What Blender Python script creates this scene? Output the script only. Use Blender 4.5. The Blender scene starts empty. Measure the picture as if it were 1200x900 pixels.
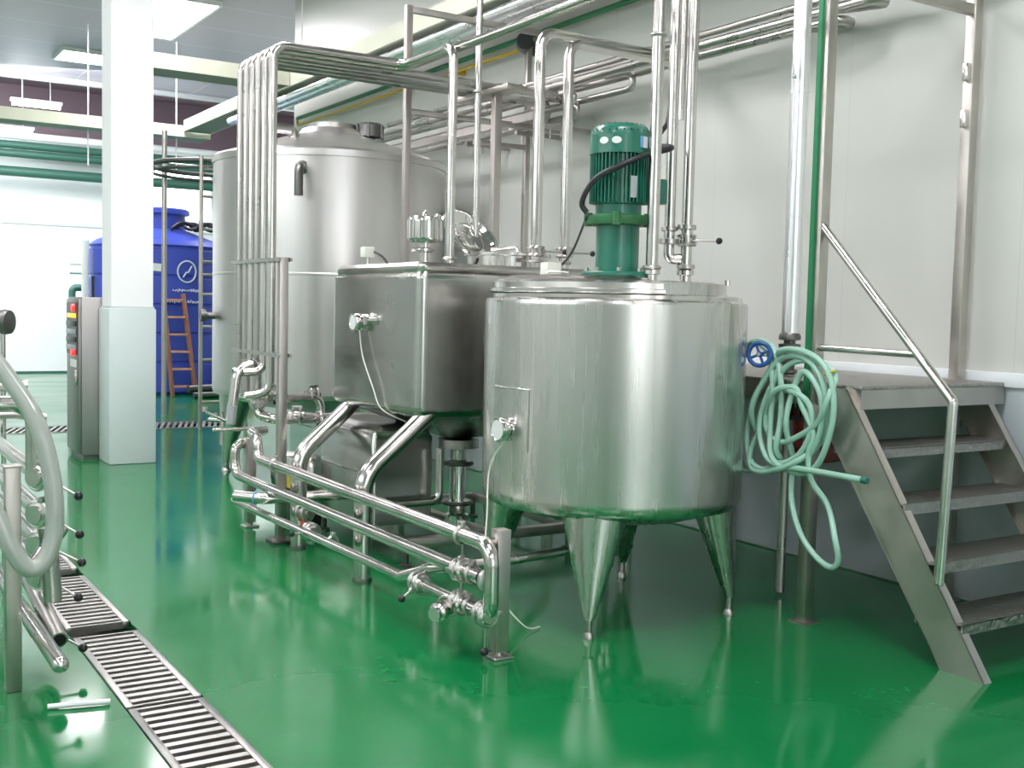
import bpy, bmesh, math, random
from mathutils import Vector, Matrix
random.seed(7)
PI = math.pi
scene = bpy.context.scene
COL = scene.collection

# ------------------------------------------------------------------ materials
def new_mat(name):
    m = bpy.data.materials.new(name); m.use_nodes = True
    nt = m.node_tree
    return m, nt, nt.nodes['Principled BSDF']

def mat(name, color, rough=.5, metal=0.0, spec=.5, var=0.0, scale=8.0, stretch=(1, 1, 1), bump=0.0, rvar=0.0, coat=0.0, emit=None, trans=0.0):
    m, nt, b = new_mat(name)
    N, L = nt.nodes, nt.links
    b.inputs['Base Color'].default_value = (*color, 1)
    b.inputs['Roughness'].default_value = rough
    b.inputs['Metallic'].default_value = metal
    b.inputs['Specular IOR Level'].default_value = spec
    b.inputs['Coat Weight'].default_value = coat
    b.inputs['Transmission Weight'].default_value = trans
    if emit:
        b.inputs['Emission Color'].default_value = (*emit[0], 1)
        b.inputs['Emission Strength'].default_value = emit[1]
    if var or bump or rvar:
        tc = N.new('ShaderNodeTexCoord'); mp = N.new('ShaderNodeMapping')
        mp.inputs['Scale'].default_value = stretch
        L.new(tc.outputs['Object'], mp.inputs['Vector'])
        nz = N.new('ShaderNodeTexNoise'); nz.inputs['Scale'].default_value = scale
        nz.inputs['Detail'].default_value = 6
        L.new(mp.outputs['Vector'], nz.inputs['Vector'])
        if var:
            mr = N.new('ShaderNodeMapRange')
            mr.inputs['From Min'].default_value = .3; mr.inputs['From Max'].default_value = .7
            mr.inputs['To Min'].default_value = 1 - var; mr.inputs['To Max'].default_value = 1 + var
            L.new(nz.outputs['Fac'], mr.inputs['Value'])
            mx = N.new('ShaderNodeVectorMath'); mx.operation = 'SCALE'
            mx.inputs[0].default_value = color
            L.new(mr.outputs['Result'], mx.inputs['Scale'])
            L.new(mx.outputs['Vector'], b.inputs['Base Color'])
        if rvar:
            mr2 = N.new('ShaderNodeMapRange')
            mr2.inputs['From Min'].default_value = .3; mr2.inputs['From Max'].default_value = .7
            mr2.inputs['To Min'].default_value = max(.02, rough - rvar); mr2.inputs['To Max'].default_value = rough + rvar
            L.new(nz.outputs['Fac'], mr2.inputs['Value'])
            L.new(mr2.outputs['Result'], b.inputs['Roughness'])
        if bump:
            bp = N.new('ShaderNodeBump'); bp.inputs['Strength'].default_value = bump
            bp.inputs['Distance'].default_value = .01
            L.new(nz.outputs['Fac'], bp.inputs['Height'])
            L.new(bp.outputs['Normal'], b.inputs['Normal'])
    return m

M = {}
M['tank'] = mat('brushed_steel', (.66, .645, .625), .27, 1, var=.025, rvar=.035, scale=3.0, stretch=(6, 6, .2))
M['tank_old'] = mat('brushed_steel_large', (.68, .66, .65), .33, 1, var=.03, rvar=.04, scale=2.2, stretch=(6, 6, .25))
M['box_steel'] = mat('box_steel', (.54, .54, .52), .22, 1, var=.06, rvar=.06, scale=2.2, bump=.02)
M['pipe'] = mat('polished_pipe', (.66, .635, .61), .20, 1, var=.05, rvar=.05, scale=6)
M['pipe_dull'] = mat('dull_pipe', (.52, .50, .48), .30, 1, var=.07, rvar=.06, scale=5)
M['post'] = mat('satin_post', (.54, .50, .475), .38, 1, var=.08, rvar=.08, scale=4, stretch=(3, 3, .6))
M['stair'] = mat('stair_steel', (.52, .49, .455), .40, 1, var=.12, rvar=.1, scale=5)
M['mirror'] = mat('mirror_steel', (.76, .75, .73), .08, 1)
M['dark_steel'] = mat('dark_steel', (.16, .16, .155), .4, 1)
M['clad'] = mat('aluminium_cladding', (.90, .91, .93), .3, 1, var=.05, rvar=.06, scale=3, stretch=(2, 2, .5))
M['black'] = mat('black_plastic', (.012, .012, .014), .3)
M['rubber'] = mat('black_rubber', (.018, .02, .024), .45)
M['void'] = mat('dark_void', (.006, .007, .007), .9)
M['white_plastic'] = mat('white_plastic', (.72, .74, .66), .4)
M['motor'] = mat('motor_green', (.012, .145, .095), .34, coat=.25, var=.12, scale=14)
M['motor_light'] = mat('flange_green', (.03, .15, .055), .45, var=.3, scale=9)
M['paint'] = mat('white_paint', (.90, .90, .91), .5, var=.015, scale=2)
M['dado'] = mat('grey_paint', (.60, .67, .67), .45, var=.02, scale=2)
M['far_wall'] = mat('far_wall_white', (.86, .88, .89), .55)
M['maroon'] = mat('maroon_panel', (.17, .115, .14), .4, var=.04, scale=2)
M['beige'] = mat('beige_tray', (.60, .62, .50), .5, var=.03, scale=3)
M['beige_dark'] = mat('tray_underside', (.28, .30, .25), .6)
M['pvc_green'] = mat('pvc_green', (.015, .20, .08), .4)
M['green_dark'] = mat('dark_green_pipe', (.04, .13, .095), .45)
M['yellow'] = mat('yellow_pipe', (.62, .42, .03), .4)
M['white_pipe'] = mat('white_pipe', (.82, .85, .85), .35)
M['blue_tank'] = mat('blue_polyethylene', (.045, .08, .48), .42, var=.05, scale=2)
M['white_ink'] = mat('white_ink', (.75, .78, .9), .6)
M['wood'] = mat('ladder_wood', (.31, .135, .095), .55, var=.25, scale=9, stretch=(4, 4, .6))
M['rung'] = mat('rung_wood', (.60, .30, .17), .55, var=.2, scale=9)
M['hose'] = mat('green_hose', (.40, .68, .56), .3, coat=.2, trans=.12)
M['grey_hose'] = mat('grey_hose', (.36, .40, .36), .28, coat=.3, var=.05, scale=6)
M['wheel'] = mat('blue_wheel', (.012, .09, .33), .3, coat=.3)
M['red'] = mat('dark_red', (.16, .018, .014), .4, var=.2, scale=8)
M['red_lamp'] = mat('red_lamp', (.8, .03, .03), .3, emit=((1, .05, .05), 1.2))
M['amber_lamp'] = mat('amber_lamp', (.95, .45, .02), .3, emit=((1, .5, .03), 1.6))
M['orange'] = mat('orange_mark', (.75, .12, .03), .4)
M['cabinet'] = mat('cabinet_steel', (.36, .35, .34), .42, 1, var=.06, rvar=.05, scale=3, stretch=(4, 4, .3))
M['panel_dark'] = mat('panel_dark', (.03, .034, .036), .35)
M['grate'] = mat('grate_steel', (.54, .52, .50), .34, 1, var=.1, rvar=.05, scale=9)
M['label_white'] = mat('label_white', (.75, .78, .76), .4)
M['label_blue'] = mat('label_blue', (.15, .35, .65), .4)
M['label_grey'] = mat('label_grey', (.45, .47, .50), .35, .6)
M['sign_yellow'] = mat('sign_yellow', (.75, .58, .03), .45)
M['sack'] = mat('tan_sack', (.42, .28, .13), .8, var=.15, scale=10)
M['diffuser'] = mat('lamp_diffuser', (.95, .97, 1), .5, emit=((1.0, .955, .985), 30))
M['tube_glow'] = mat('tube_glow', (.95, .97, 1), .5, emit=((.95, .98, 1.0), 16))
M['window_glow'] = mat('window_glow', (.9, .95, 1), .5, emit=((.95, .98, 1.0), 3.6))  # emission of the light panels added to the walls
M['frame_white'] = mat('frame_white', (.8, .8, .8), .4)

def floor_material():
    m, nt, b = new_mat('wet_green_epoxy'); N, L = nt.nodes, nt.links
    tc = N.new('ShaderNodeTexCoord')
    n1 = N.new('ShaderNodeTexNoise'); n1.inputs['Scale'].default_value = .9; n1.inputs['Detail'].default_value = 5
    L.new(tc.outputs['Object'], n1.inputs['Vector'])
    cr = N.new('ShaderNodeValToRGB')
    cr.color_ramp.elements[0].position = .32; cr.color_ramp.elements[0].color = (.0035, .142, .037, 1)
    cr.color_ramp.elements[1].position = .70; cr.color_ramp.elements[1].color = (.007, .185, .054, 1)
    L.new(n1.outputs['Fac'], cr.inputs['Fac'])
    # fine scuffs
    n3 = N.new('ShaderNodeTexNoise'); n3.inputs['Scale'].default_value = 14; n3.inputs['Detail'].default_value = 8
    n3.inputs['Distortion'].default_value = 1.2
    L.new(tc.outputs['Object'], n3.inputs['Vector'])
    mr = N.new('ShaderNodeMapRange'); mr.inputs['From Min'].default_value = .62; mr.inputs['From Max'].default_value = .8
    mr.inputs['To Min'].default_value = 0; mr.inputs['To Max'].default_value = .07
    L.new(n3.outputs['Fac'], mr.inputs['Value'])
    mx = N.new('ShaderNodeMix'); mx.data_type = 'RGBA'
    L.new(mr.outputs['Result'], mx.inputs['Factor']); L.new(cr.outputs['Color'], mx.inputs[6])
    mx.inputs[7].default_value = (.18, .42, .25, 1)
    L.new(mx.outputs[2], b.inputs['Base Color'])
    mr2 = N.new('ShaderNodeMapRange'); mr2.inputs['From Min'].default_value = .35; mr2.inputs['From Max'].default_value = .65
    mr2.inputs['To Min'].default_value = .08; mr2.inputs['To Max'].default_value = .19
    L.new(n1.outputs['Fac'], mr2.inputs['Value']); L.new(mr2.outputs['Result'], b.inputs['Roughness'])
    n2 = N.new('ShaderNodeTexNoise'); n2.inputs['Scale'].default_value = 3; n2.inputs['Detail'].default_value = 1.5
    L.new(tc.outputs['Object'], n2.inputs['Vector'])
    bp = N.new('ShaderNodeBump'); bp.inputs['Strength'].default_value = .03; bp.inputs['Distance'].default_value = .02
    L.new(n2.outputs['Fac'], bp.inputs['Height']); L.new(bp.outputs['Normal'], b.inputs['Normal'])
    b.inputs['Specular IOR Level'].default_value = .42
    return m
M['floor'] = floor_material()

def seam_material(name, color, seam, axis_u, axis_v, su, sv, rough, var=.03, width=.006):
    """flat panels with thin joint lines every su / sv metres"""
    m, nt, b = new_mat(name); N, L = nt.nodes, nt.links
    tc = N.new('ShaderNodeTexCoord'); sp = N.new('ShaderNodeSeparateXYZ')
    L.new(tc.outputs['Object'], sp.inputs['Vector'])
    def line(axis, step):
        a = N.new('ShaderNodeMath'); a.operation = 'PINGPONG'; a.inputs[1].default_value = step / 2
        L.new(sp.outputs[axis], a.inputs[0])
        c = N.new('ShaderNodeMath'); c.operation = 'LESS_THAN'; c.inputs[1].default_value = width
        L.new(a.outputs[0], c.inputs[0]); return c
    l1 = line(axis_u, su)
    fac = l1.outputs[0]
    if sv:
        l2 = line(axis_v, sv); mxm = N.new('ShaderNodeMath'); mxm.operation = 'MAXIMUM'
        L.new(l1.outputs[0], mxm.inputs[0]); L.new(l2.outputs[0], mxm.inputs[1]); fac = mxm.outputs[0]
    nz = N.new('ShaderNodeTexNoise'); nz.inputs['Scale'].default_value = .7; nz.inputs['Detail'].default_value = 4
    L.new(tc.outputs['Object'], nz.inputs['Vector'])
    mr = N.new('ShaderNodeMapRange'); mr.inputs['To Min'].default_value = 1 - var; mr.inputs['To Max'].default_value = 1 + var
    L.new(nz.outputs['Fac'], mr.inputs['Value'])
    vm = N.new('ShaderNodeVectorMath'); vm.operation = 'SCALE'; vm.inputs[0].default_value = color
    L.new(mr.outputs['Result'], vm.inputs['Scale'])
    mx = N.new('ShaderNodeMix'); mx.data_type = 'RGBA'
    L.new(fac, mx.inputs['Factor']); L.new(vm.outputs['Vector'], mx.inputs[6]); mx.inputs[7].default_value = (*seam, 1)
    L.new(mx.outputs[2], b.inputs['Base Color']); b.inputs['Roughness'].default_value = rough
    return m
M['wall'] = seam_material('wall_panels', (.585, .605, .565), (.54, .56, .52), 'Y', 'Z', 1.15, 0, .38, width=.003)
M['ceiling'] = seam_material('ceiling_panels', (.44, .39, .45), (.75, .75, .77), 'X', 'Y', 2.0, 1.2, .38)
M['wall_plain'] = mat('wall_plain', (.72, .74, .73), .5, var=.02, scale=1)
M['wall_low'] = mat('wall_lower_panel', (.47, .53, .56), .35, var=.02, scale=1)
M['wall_trim'] = mat('wall_trim', (.78, .83, .85), .35)

def deck_material():
    m, nt, b = new_mat('chequer_plate'); N, L = nt.nodes, nt.links
    b.inputs['Base Color'].default_value = (.40, .385, .36, 1); b.inputs['Metallic'].default_value = 1; b.inputs['Roughness'].default_value = .42
    tc = N.new('ShaderNodeTexCoord'); mp = N.new('ShaderNodeMapping'); mp.inputs['Rotation'].default_value = (0, 0, .78)
    L.new(tc.outputs['Object'], mp.inputs['Vector'])
    vo = N.new('ShaderNodeTexVoronoi'); vo.inputs['Scale'].default_value = 34; L.new(mp.outputs['Vector'], vo.inputs['Vector'])
    bp = N.new('ShaderNodeBump'); bp.inputs['Strength'].default_value = .9; bp.inputs['Distance'].default_value = .006; bp.invert = True
    L.new(vo.outputs['Distance'], bp.inputs['Height']); L.new(bp.outputs['Normal'], b.inputs['Normal'])
    return m
M['deck'] = deck_material()

# ------------------------------------------------------------------ mesh builder (world coordinates)
def frame_to(d):
    return Vector(d).normalized().to_track_quat('Z', 'Y').to_matrix()

def fillet(pts, r):
    """round the corners of a polyline"""
    P = [Vector(p) for p in pts]
    if len(P) < 3 or not r: return P
    out = [P[0]]
    for a, b, c in zip(P, P[1:], P[2:]):
        u, v = (a - b), (c - b)
        lu, lv = u.length, v.length
        u.normalize(); v.normalize()
        ang = u.angle(v)
        if ang > PI - .03: out.append(b); continue
        t = min(r / math.tan(ang / 2), lu * .49, lv * .49)
        rr = t * math.tan(ang / 2)
        p0, p1 = b + u * t, b + v * t
        ctr = b + (u + v).normalized() * (rr / math.sin(ang / 2))
        n = max(3, int((PI - ang) / .2))
        e0, e1 = p0 - ctr, p1 - ctr
        for i in range(n + 1):
            out.append(ctr + e0.normalized().slerp(e1.normalized(), i / n) * rr)
    out.append(P[-1])
    return out

def smooth(pts, k=6, closed=False):
    P = [Vector(p) for p in pts]; out = []
    n = len(P)
    for i in range(n if closed else n - 1):
        g = (lambda j: P[j % n]) if closed else (lambda j: P[min(max(j, 0), n - 1)])
        a, b, c, d = g(i - 1), g(i), g(i + 1), g(i + 2)
        for s in range(k):
            t = s / k
            out.append(.5 * ((2 * b) + (c - a) * t + (2 * a - 5 * b + 4 * c - d) * t * t + (3 * b - a - 3 * c + d) * t ** 3))
    if not closed: out.append(P[-1])
    return out

class MB:
    def __init__(s): s.bm = bmesh.new()
    def box(s, x0, x1, y0, y1, z0, z1, bev=0.0, rot=None, seg=2):
        c = Vector(((x0 + x1) / 2, (y0 + y1) / 2, (z0 + z1) / 2))
        g = bmesh.ops.create_cube(s.bm, size=1)
        vs = g['verts']
        for v in vs: v.co = Vector((v.co.x * (x1 - x0), v.co.y * (y1 - y0), v.co.z * (z1 - z0)))
        if bev:
            es = list({e for v in vs for e in v.link_edges})
            r = bmesh.ops.bevel(s.bm, geom=es, offset=bev, segments=seg, affect='EDGES', profile=.5)
            vs = list({v for f in r['faces'] for v in f.verts} | {v for v in vs if v.is_valid})
        for v in vs:
            v.co = (rot @ v.co if rot else v.co) + c
        return s
    def obox(s, p, q, w, h, up=(0, 0, 1), bev=0.0):
        """bar of section w x h from p to q"""
        p, q = Vector(p), Vector(q); d = (q - p); l = d.length; d.normalize()
        u = Vector(up); sx = d.cross(u).normalized(); uu = sx.cross(d)
        R = Matrix((sx, d, uu)).transposed()
        c = (p + q) / 2
        s.box(c.x - w / 2, c.x + w / 2, c.y - l / 2, c.y + l / 2, c.z - h / 2, c.z + h / 2, bev, R)
        return s
    def ring(s, c, R, r, n):
        return [s.bm.verts.new(Vector(c) + R @ Vector((r * math.cos(2 * PI * i / n), r * math.sin(2 * PI * i / n), 0))) for i in range(n)]
    def skin(s, rings, cap0=True, cap1=True, close=False):
        n = len(rings[0])
        prs = list(zip(rings, rings[1:])) + ([(rings[-1], rings[0])] if close else [])
        for a, b in prs:
            for i in range(n):
                j = (i + 1) % n
                s.bm.faces.new((a[i], a[j], b[j], b[i]))
        if not close:
            if cap0: s.bm.faces.new(rings[0][::-1])
            if cap1: s.bm.faces.new(rings[-1])
        return s
    def cyl(s, p, q, r0, r1=None, n=24):
        R = frame_to(Vector(q) - Vector(p)); r1 = r0 if r1 is None else r1
        return s.skin([s.ring(p, R, r0, n), s.ring(q, R, r1, n)])
    def lathe(s, prof, c=(0, 0, 0), d=(0, 0, 1), n=48, closed=False):
        """profile of (radius, height) about an axis through c along d"""
        R = frame_to(d); dd = Vector(d).normalized(); c = Vector(c)
        P = []                                  # support rings keep long straight walls straight
        for (ra, za), (rb, zb) in zip(prof, list(prof[1:]) + [(None, None)]):
            P.append((ra, za))
            if rb is None: break
            l = math.hypot(rb - ra, zb - za)
            if l > .05 and not closed:
                e = min(.012, l * .1) / l
                P += [(ra + (rb - ra) * e, za + (zb - za) * e), (rb + (ra - rb) * e, zb + (za - zb) * e)]
        prof = P
        rings = [s.ring(c + dd * z, R, max(r, .0005), n) for r, z in prof]
        return s.skin(rings, not closed, not closed, closed)
    def tube(s, pts, r, fil=0.0, n=14, close=False, bore=0.0):
        P = fillet(pts, fil) if fil else [Vector(p) for p in pts]
        Q = [P[0]]
        for p in P[1:]:
            if (p - Q[-1]).length > 1e-5: Q.append(p)
        P = Q; m = len(P)
        T = []
        for i in range(m):
            a = P[(i - 1) % m] if (close or i > 0) else P[0]
            b = P[(i + 1) % m] if (close or i < m - 1) else P[-1]
            T.append((b - a).normalized())
        ref = Vector((0, 0, 1)) if abs(T[0].z) < .9 else Vector((1, 0, 0))
        nrm = (ref - T[0] * ref.dot(T[0])).normalized()
        rings = []
        for i in range(m):
            nrm = (nrm - T[i] * nrm.dot(T[i])).normalized()
            bi = T[i].cross(nrm)
            rings.append([s.bm.verts.new(P[i] + nrm * (r * math.cos(2 * PI * k / n)) + bi * (r * math.sin(2 * PI * k / n))) for k in range(n)])
        return s.skin(rings, True, True, close)
    def ball(s, c, r, n=16, sc=(1, 1, 1)):
        g = bmesh.ops.create_uvsphere(s.bm, u_segments=n, v_segments=n // 2, radius=r)
        for v in g['verts']: v.co = Vector((v.co.x * sc[0], v.co.y * sc[1], v.co.z * sc[2])) + Vector(c)
        return s
    def torus(s, c, d, R, r, n=32, k=10, a0=0, a1=2 * PI):
        F = frame_to(d); full = abs(a1 - a0 - 2 * PI) < 1e-6
        m = n if full else n + 1
        P = [Vector(c) + F @ Vector((R * math.cos(a0 + (a1 - a0) * i / n), R * math.sin(a0 + (a1 - a0) * i / n), 0)) for i in range(m)]
        return s.tube(P, r, 0, k, full)
    def poly(s, pts, d):
        """flat polygon extruded by vector d"""
        a = [s.bm.verts.new(Vector(p)) for p in pts]; b = [s.bm.verts.new(Vector(p) + Vector(d)) for p in pts]
        return s.skin([a, b])
    def mesh(s, name, off, smooth_deg=38):
        bmesh.ops.recalc_face_normals(s.bm, faces=s.bm.faces)
        for v in s.bm.verts: v.co -= off
        me = bpy.data.meshes.new(name); s.bm.to_mesh(me); s.bm.free()
        for p in me.polygons: p.use_smooth = True
        me.set_sharp_from_angle(angle=math.radians(smooth_deg))
        return me

def wloc(o):
    v = Vector((0, 0, 0))
    while o: v += o.location; o = o.parent
    return v

def tag(o, label=None, cat=None, group=None, kind=None):
    if label: o['label'] = label
    if cat: o['category'] = cat
    if group: o['group'] = group
    if kind: o['kind'] = kind
    return o

def thing(name, label, cat, loc, group=None):
    o = bpy.data.objects.new(name, None); COL.objects.link(o)
    o.empty_display_size = .1; o.location = loc
    return tag(o, label, cat, group)

def part(name, mb, m, parent, label=None):
    me = mb.mesh(name, wloc(parent)); me.materials.append(M[m])
    o = bpy.data.objects.new(name, me); COL.objects.link(o); o.parent = parent
    if label: o['label'] = label
    return o

def solo(name, mb, m, label=None, cat=None, group=None, kind=None):
    vs = [v.co.copy() for v in mb.bm.verts]
    lo = Vector((min(v.x for v in vs), min(v.y for v in vs), min(v.z for v in vs)))
    hi = Vector((max(v.x for v in vs), max(v.y for v in vs), max(v.z for v in vs)))
    off = Vector(((lo.x + hi.x) / 2, (lo.y + hi.y) / 2, lo.z))
    me = mb.mesh(name, off); me.materials.append(M[m])
    o = bpy.data.objects.new(name, me); COL.objects.link(o); o.location = off
    return tag(o, label, cat, group, kind)

def struct(name, mb, m):
    vs = None
    me = mb.mesh(name, Vector((0, 0, 0))); me.materials.append(M[m])
    o = bpy.data.objects.new(name, me); COL.objects.link(o); o['kind'] = 'structure'
    return o

def dup(root, loc, label=None, rot=None, group=None):
    r = root.copy(); COL.objects.link(r); r.location = loc
    if rot is not None: r.rotation_euler = rot
    if label: r['label'] = label
    if group: r['group'] = group
    for ch in list(root.children):
        c = ch.copy(); COL.objects.link(c); c.parent = r
        for g in list(ch.children):
            d = g.copy(); COL.objects.link(d); d.parent = c
    return r

# ------------------------------------------------------------------ the room
WX = 5.24            # right wall plane
ZC = 5.3             # ceiling height
XL, YB, YF, XR = -6.0, -6.0, 24.0, 10.5
YE = 13.55           # where the right wall ends and the hall widens
fl = MB()
DX0, DX1 = .965, 1.255       # floor drain
for a in ((XL, DX0, YB, 13.2), (DX1, XR, YB, 13.2), (XL, XR, 13.9, YF), (XL, 1.2, 13.2, 13.9), (4.6, XR, 13.2, 13.9), (1.2 - .235, 1.255, 13.2, 13.2001)):
    if a[1] - a[0] > .01 and a[3] - a[2] > .01:
        fl.box(a[0], a[1], a[2], a[3], -.3, 0)
struct('floor', fl, 'floor')
pit = MB(); pit.box(DX0, DX1, YB, 13.2, -.3, -.14); pit.box(1.2, 4.6, 13.2, 13.9, -.3, -.10)
struct('trim_1', pit, 'dark_steel')
struct('ceiling', MB().box(XL, XR, YB, 20.8, ZC, ZC + .2), 'ceiling')
struct('ceiling_rear', MB().box(XL, XR, 20.8, YF, ZC + .35, ZC + .5), 'maroon')
struct('trim_2', MB().box(XL, XR, 20.72, 20.86, ZC - .07, ZC + .36), 'frame_white')
struct('wall_right', MB().box(WX, WX + .25, YB, YE, 0, ZC), 'wall')
struct('wall_right_rear', MB().box(XR, XR + .2, YE, YF, 0, ZC + .4), 'wall_plain')
struct('wall_right_return', MB().box(WX + .25, XR, YE - .25, YE, 0, ZC), 'wall_plain')
struct('wall_left', MB().box(XL - .2, XL, YB, YF, 0, ZC + .4), 'wall_plain')
struct('wall_back', MB().box(XL, WX, YB - .2, YB, 0, ZC), 'wall_plain')
struct('wall_far', MB().box(XL, XR, YF, YF + .2, 0, 4.72), 'far_wall')
struct('wall_far_upper', MB().box(XL, XR, YF - .1, YF + .1, 4.72, ZC + .36), 'maroon')
struct('baseboard_far', MB().box(XL, XR, YF - .04, YF, 0, .035), 'green_dark')
struct('trim_3', MB().box(XL, XR, YF - .03, YF, 2.96, 3.0), 'dado')
struct('trim_4', MB().box(WX - .03, WX, YB, YE, 1.16, 1.235, .006), 'wall_trim')
struct('wall_right_lower', MB().box(WX - .012, WX, YB, YE, 0.012, 1.16), 'wall_low')

# added glowing panels in far, back and left walls to light the hall
for i, (x0, x1) in enumerate(((5.6, 7.4), (7.8, 9.8))):
    w = MB().box(x0, x1, YF - .02, YF + .05, 3.25, 4.55)
    o = struct('window_%d' % (i + 1), w, 'window_glow')

for i, (x0, x1) in enumerate(((-1.0, 1.4), (3.2, 3.8))):
    struct('window_%d' % (i + 3), MB().box(x0, x1, YB - .05, YB + .02, .9, 4.2), 'window_glow')  # added fill panels in the unseen back wall
struct('window_5', MB().box(XL - .05, XL + .02, 1.0, 11.0, 3.5, 4.95), 'window_glow')  # added high panel to light the upper right wall
# ------------------------------------------------------------------ ceiling lamps
def panel_lamp(x, y, label, glow='diffuser', sx=1.15, sy=1.15, name='ceiling_light'):
    t = thing(name, label, 'ceiling light', (x, y, ZC), 'panel lamps on the ceiling')
    f = MB()
    for a in ((-sx / 2 - .04, -sx / 2, -sy / 2, sy / 2), (sx / 2, sx / 2 + .04, -sy / 2, sy / 2), (-sx / 2 - .04, sx / 2 + .04, -sy / 2 - .04, -sy / 2), (-sx / 2 - .04, sx / 2 + .04, sy / 2, sy / 2 + .04)):
        f.box(x + a[0], x + a[1], y + a[2], y + a[3], ZC - .06, ZC)
    part('frame', f, 'frame_white', t)
    part('diffuser', MB().box(x - sx / 2, x + sx / 2, y - sy / 2, y + sy / 2, ZC - .045, ZC - .005), glow, t)
    return t
panel_lamp(3.82, 18.5, 'bright square ceiling panel lamp left of the white column', sx=.95, sy=.75)
panel_lamp(4.05, 15.3, 'bright square ceiling panel lamp right of the white column', sx=.85, sy=2.2)  # glowing panel in place of glare reflected on the bulkhead
for i, (x, y) in enumerate(((2.6, 7.2), (.8, 7.6), (2.4, 2.6), (2.6, 11.2), (2.4, -2.5), (-1.6, -3.0), (-1.6, 2.0), (-1.6, 7.0), (-1.6, 12.5), (-1.6, 18.0), (7.6, 19.0))):
    panel_lamp(x, y, 'square ceiling panel lamp in the hall, out of the picture')  # extra lamps added out of view to light the room

def tube_lamp(x0, x1, y, z, label):
    t = thing('fluorescent_lamp', label, 'lamp', ((x0 + x1) / 2, y, z), 'fluorescent lamps below the dark red panels')
    part('housing', MB().box(x0, x1, y - .07, y + .07, z + .05, z + .11, .01), 'frame_white', t)
    part('lamp_tube', MB().cyl((x0 + .03, y, z + .01), (x1 - .03, y, z + .01), .035), 'tube_glow', t)
    for x in (x0 + .2, x1 - .2):
        part('rod', MB().cyl((x, y, z + .11), (x, y, ZC + .36), .008, n=8), 'frame_white', t)
tube_lamp(3.14, 4.02, 22.0, 4.98, 'long fluorescent lamp hanging just above the beige cable tray, left of the column')
tube_lamp(2.9, 3.75, 23.3, 4.66, 'long fluorescent lamp hanging just below the beige cable tray, at the left edge')

# ------------------------------------------------------------------ white column
t = thing('column', 'square white column standing on a wider grey-painted base', 'column', (2.51, 10.63, 0))
part('shaft', MB().box(2.325, 2.695, 10.455, 10.825, 1.43, ZC), 'paint', t)
part('base', MB().box(2.30, 2.72, 10.43, 10.85, 0, 1.425, .012).box(2.315, 2.705, 10.445, 10.835, 1.425, 1.445), 'dado', t, 'pale grey painted base of the column')

# ------------------------------------------------------------------ electrical cabinet beside the column
t = thing('control_cabinet', 'tall stainless control cabinet with lit buttons beside the white column', 'cabinet', (2.4, 11.17, 0))
part('housing', MB().box(2.15, 2.65, 10.87, 11.47, .04, 1.52, .008), 'cabinet', t)
part('plinth', MB().box(2.17, 2.63, 10.89, 11.45, 0, .04), 'dark_steel', t)
dr = part('door', MB().box(2.130, 2.15, 10.89, 11.45, .06, 1.50, .004), 'cabinet', t)
part('door_handle', MB().box(2.105, 2.13, 10.94, 10.97, .70, .84, .006), 'pipe', dr)
part('display_panel', MB().box(2.122, 2.131, 10.95, 11.42, .98, 1.47), 'panel_dark', dr)
for k in range(4):
    part('meter', MB().box(2.112, 2.123, 10.97, 11.40, 1.02 + k * .075, 1.068 + k * .075, .004), ('panel_dark' if k % 2 else 'label_grey'), dr)
part('indicator_lamp', MB().cyl((2.123, 11.05, 1.42), (2.095, 11.05, 1.42), .035), 'red_lamp', dr, 'round glowing red lamp')
part('indicator_lamp', MB().box(2.10, 2.124, 10.98, 11.28, 1.325, 1.365, .006), 'amber_lamp', dr, 'glowing amber display')
part('push_button', MB().cyl((2.123, 11.05, 1.0), (2.09, 11.05, 1.0), .03), 'red_lamp', dr, 'small red button')
part('name_plate', MB().box(2.121, 2.131, 11.0, 11.25, .86, .93), 'label_white', dr)
part('cable_gland', MB().cyl((2.3, 11.1, 1.52), (2.3, 11.1, 1.72), .014), 'black', t)

# ------------------------------------------------------------------ floor drain gratings
def grating(y0, y1, label, x0=DX0, x1=DX1):
    t = thing('drain_grating', label, 'drain grating', ((x0 + x1) / 2, (y0 + y1) / 2, -.03), 'steel gratings laid along the floor drain')
    r = MB()
    r.box(x0 + .004, x0 + .034, y0, y1, -.03, .006, .003).box(x1 - .034, x1 - .004, y0, y1, -.03, .006, .003)
    r.box(x0 + .034, x1 - .034, y0, y0 + .014, -.03, .004).box(x0 + .034, x1 - .034, y1 - .014, y1, -.03, .004)
    part('rim', r, 'grate', t)
    b = MB(); n = int((y1 - y0 - .03) / .066)
    for k in range(n):
        y = y0 + .03 + (y1 - y0 - .06) * (k + .5) / n
        b.box(x0 + .034, x1 - .034, y - .016, y + .016, -.02, .003)
    part('bars', b, 'grate', t)
grating(2.60, 4.10, 'steel slotted drain grating nearest the camera, cut by the bottom edge')
grating(4.13, 5.10, 'steel slotted drain grating second from the bottom edge, below the wider dark gap')
grating(5.27, 6.26, 'steel slotted drain grating between the two open gaps, beside the ball-handled valves')
grating(6.46, 8.2, 'steel slotted drain grating farthest along the drain, behind the grey hose')
grating(8.22, 13.1, 'long steel drain grating running on behind the pipework at the left')
def cross_grating(x0, x1, label):
    t = thing('drain_grating', label, 'drain grating', ((x0 + x1) / 2, 13.55, -.03), 'steel gratings laid across the far floor')
    part('rim', MB().box(x0, x1, 13.21, 13.25, -.03, .006).box(x0, x1, 13.85, 13.89, -.03, .006), 'grate', t)
    b = MB(); n = int((x1 - x0) / .07)
    for k in range(n):
        x = x0 + (k + .5) * (x1 - x0) / n
        b.obox((x - .1, 13.25, -.008), (x + .1, 13.85, -.008), .034, .022)
    part('bars', b, 'grate', t)
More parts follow.
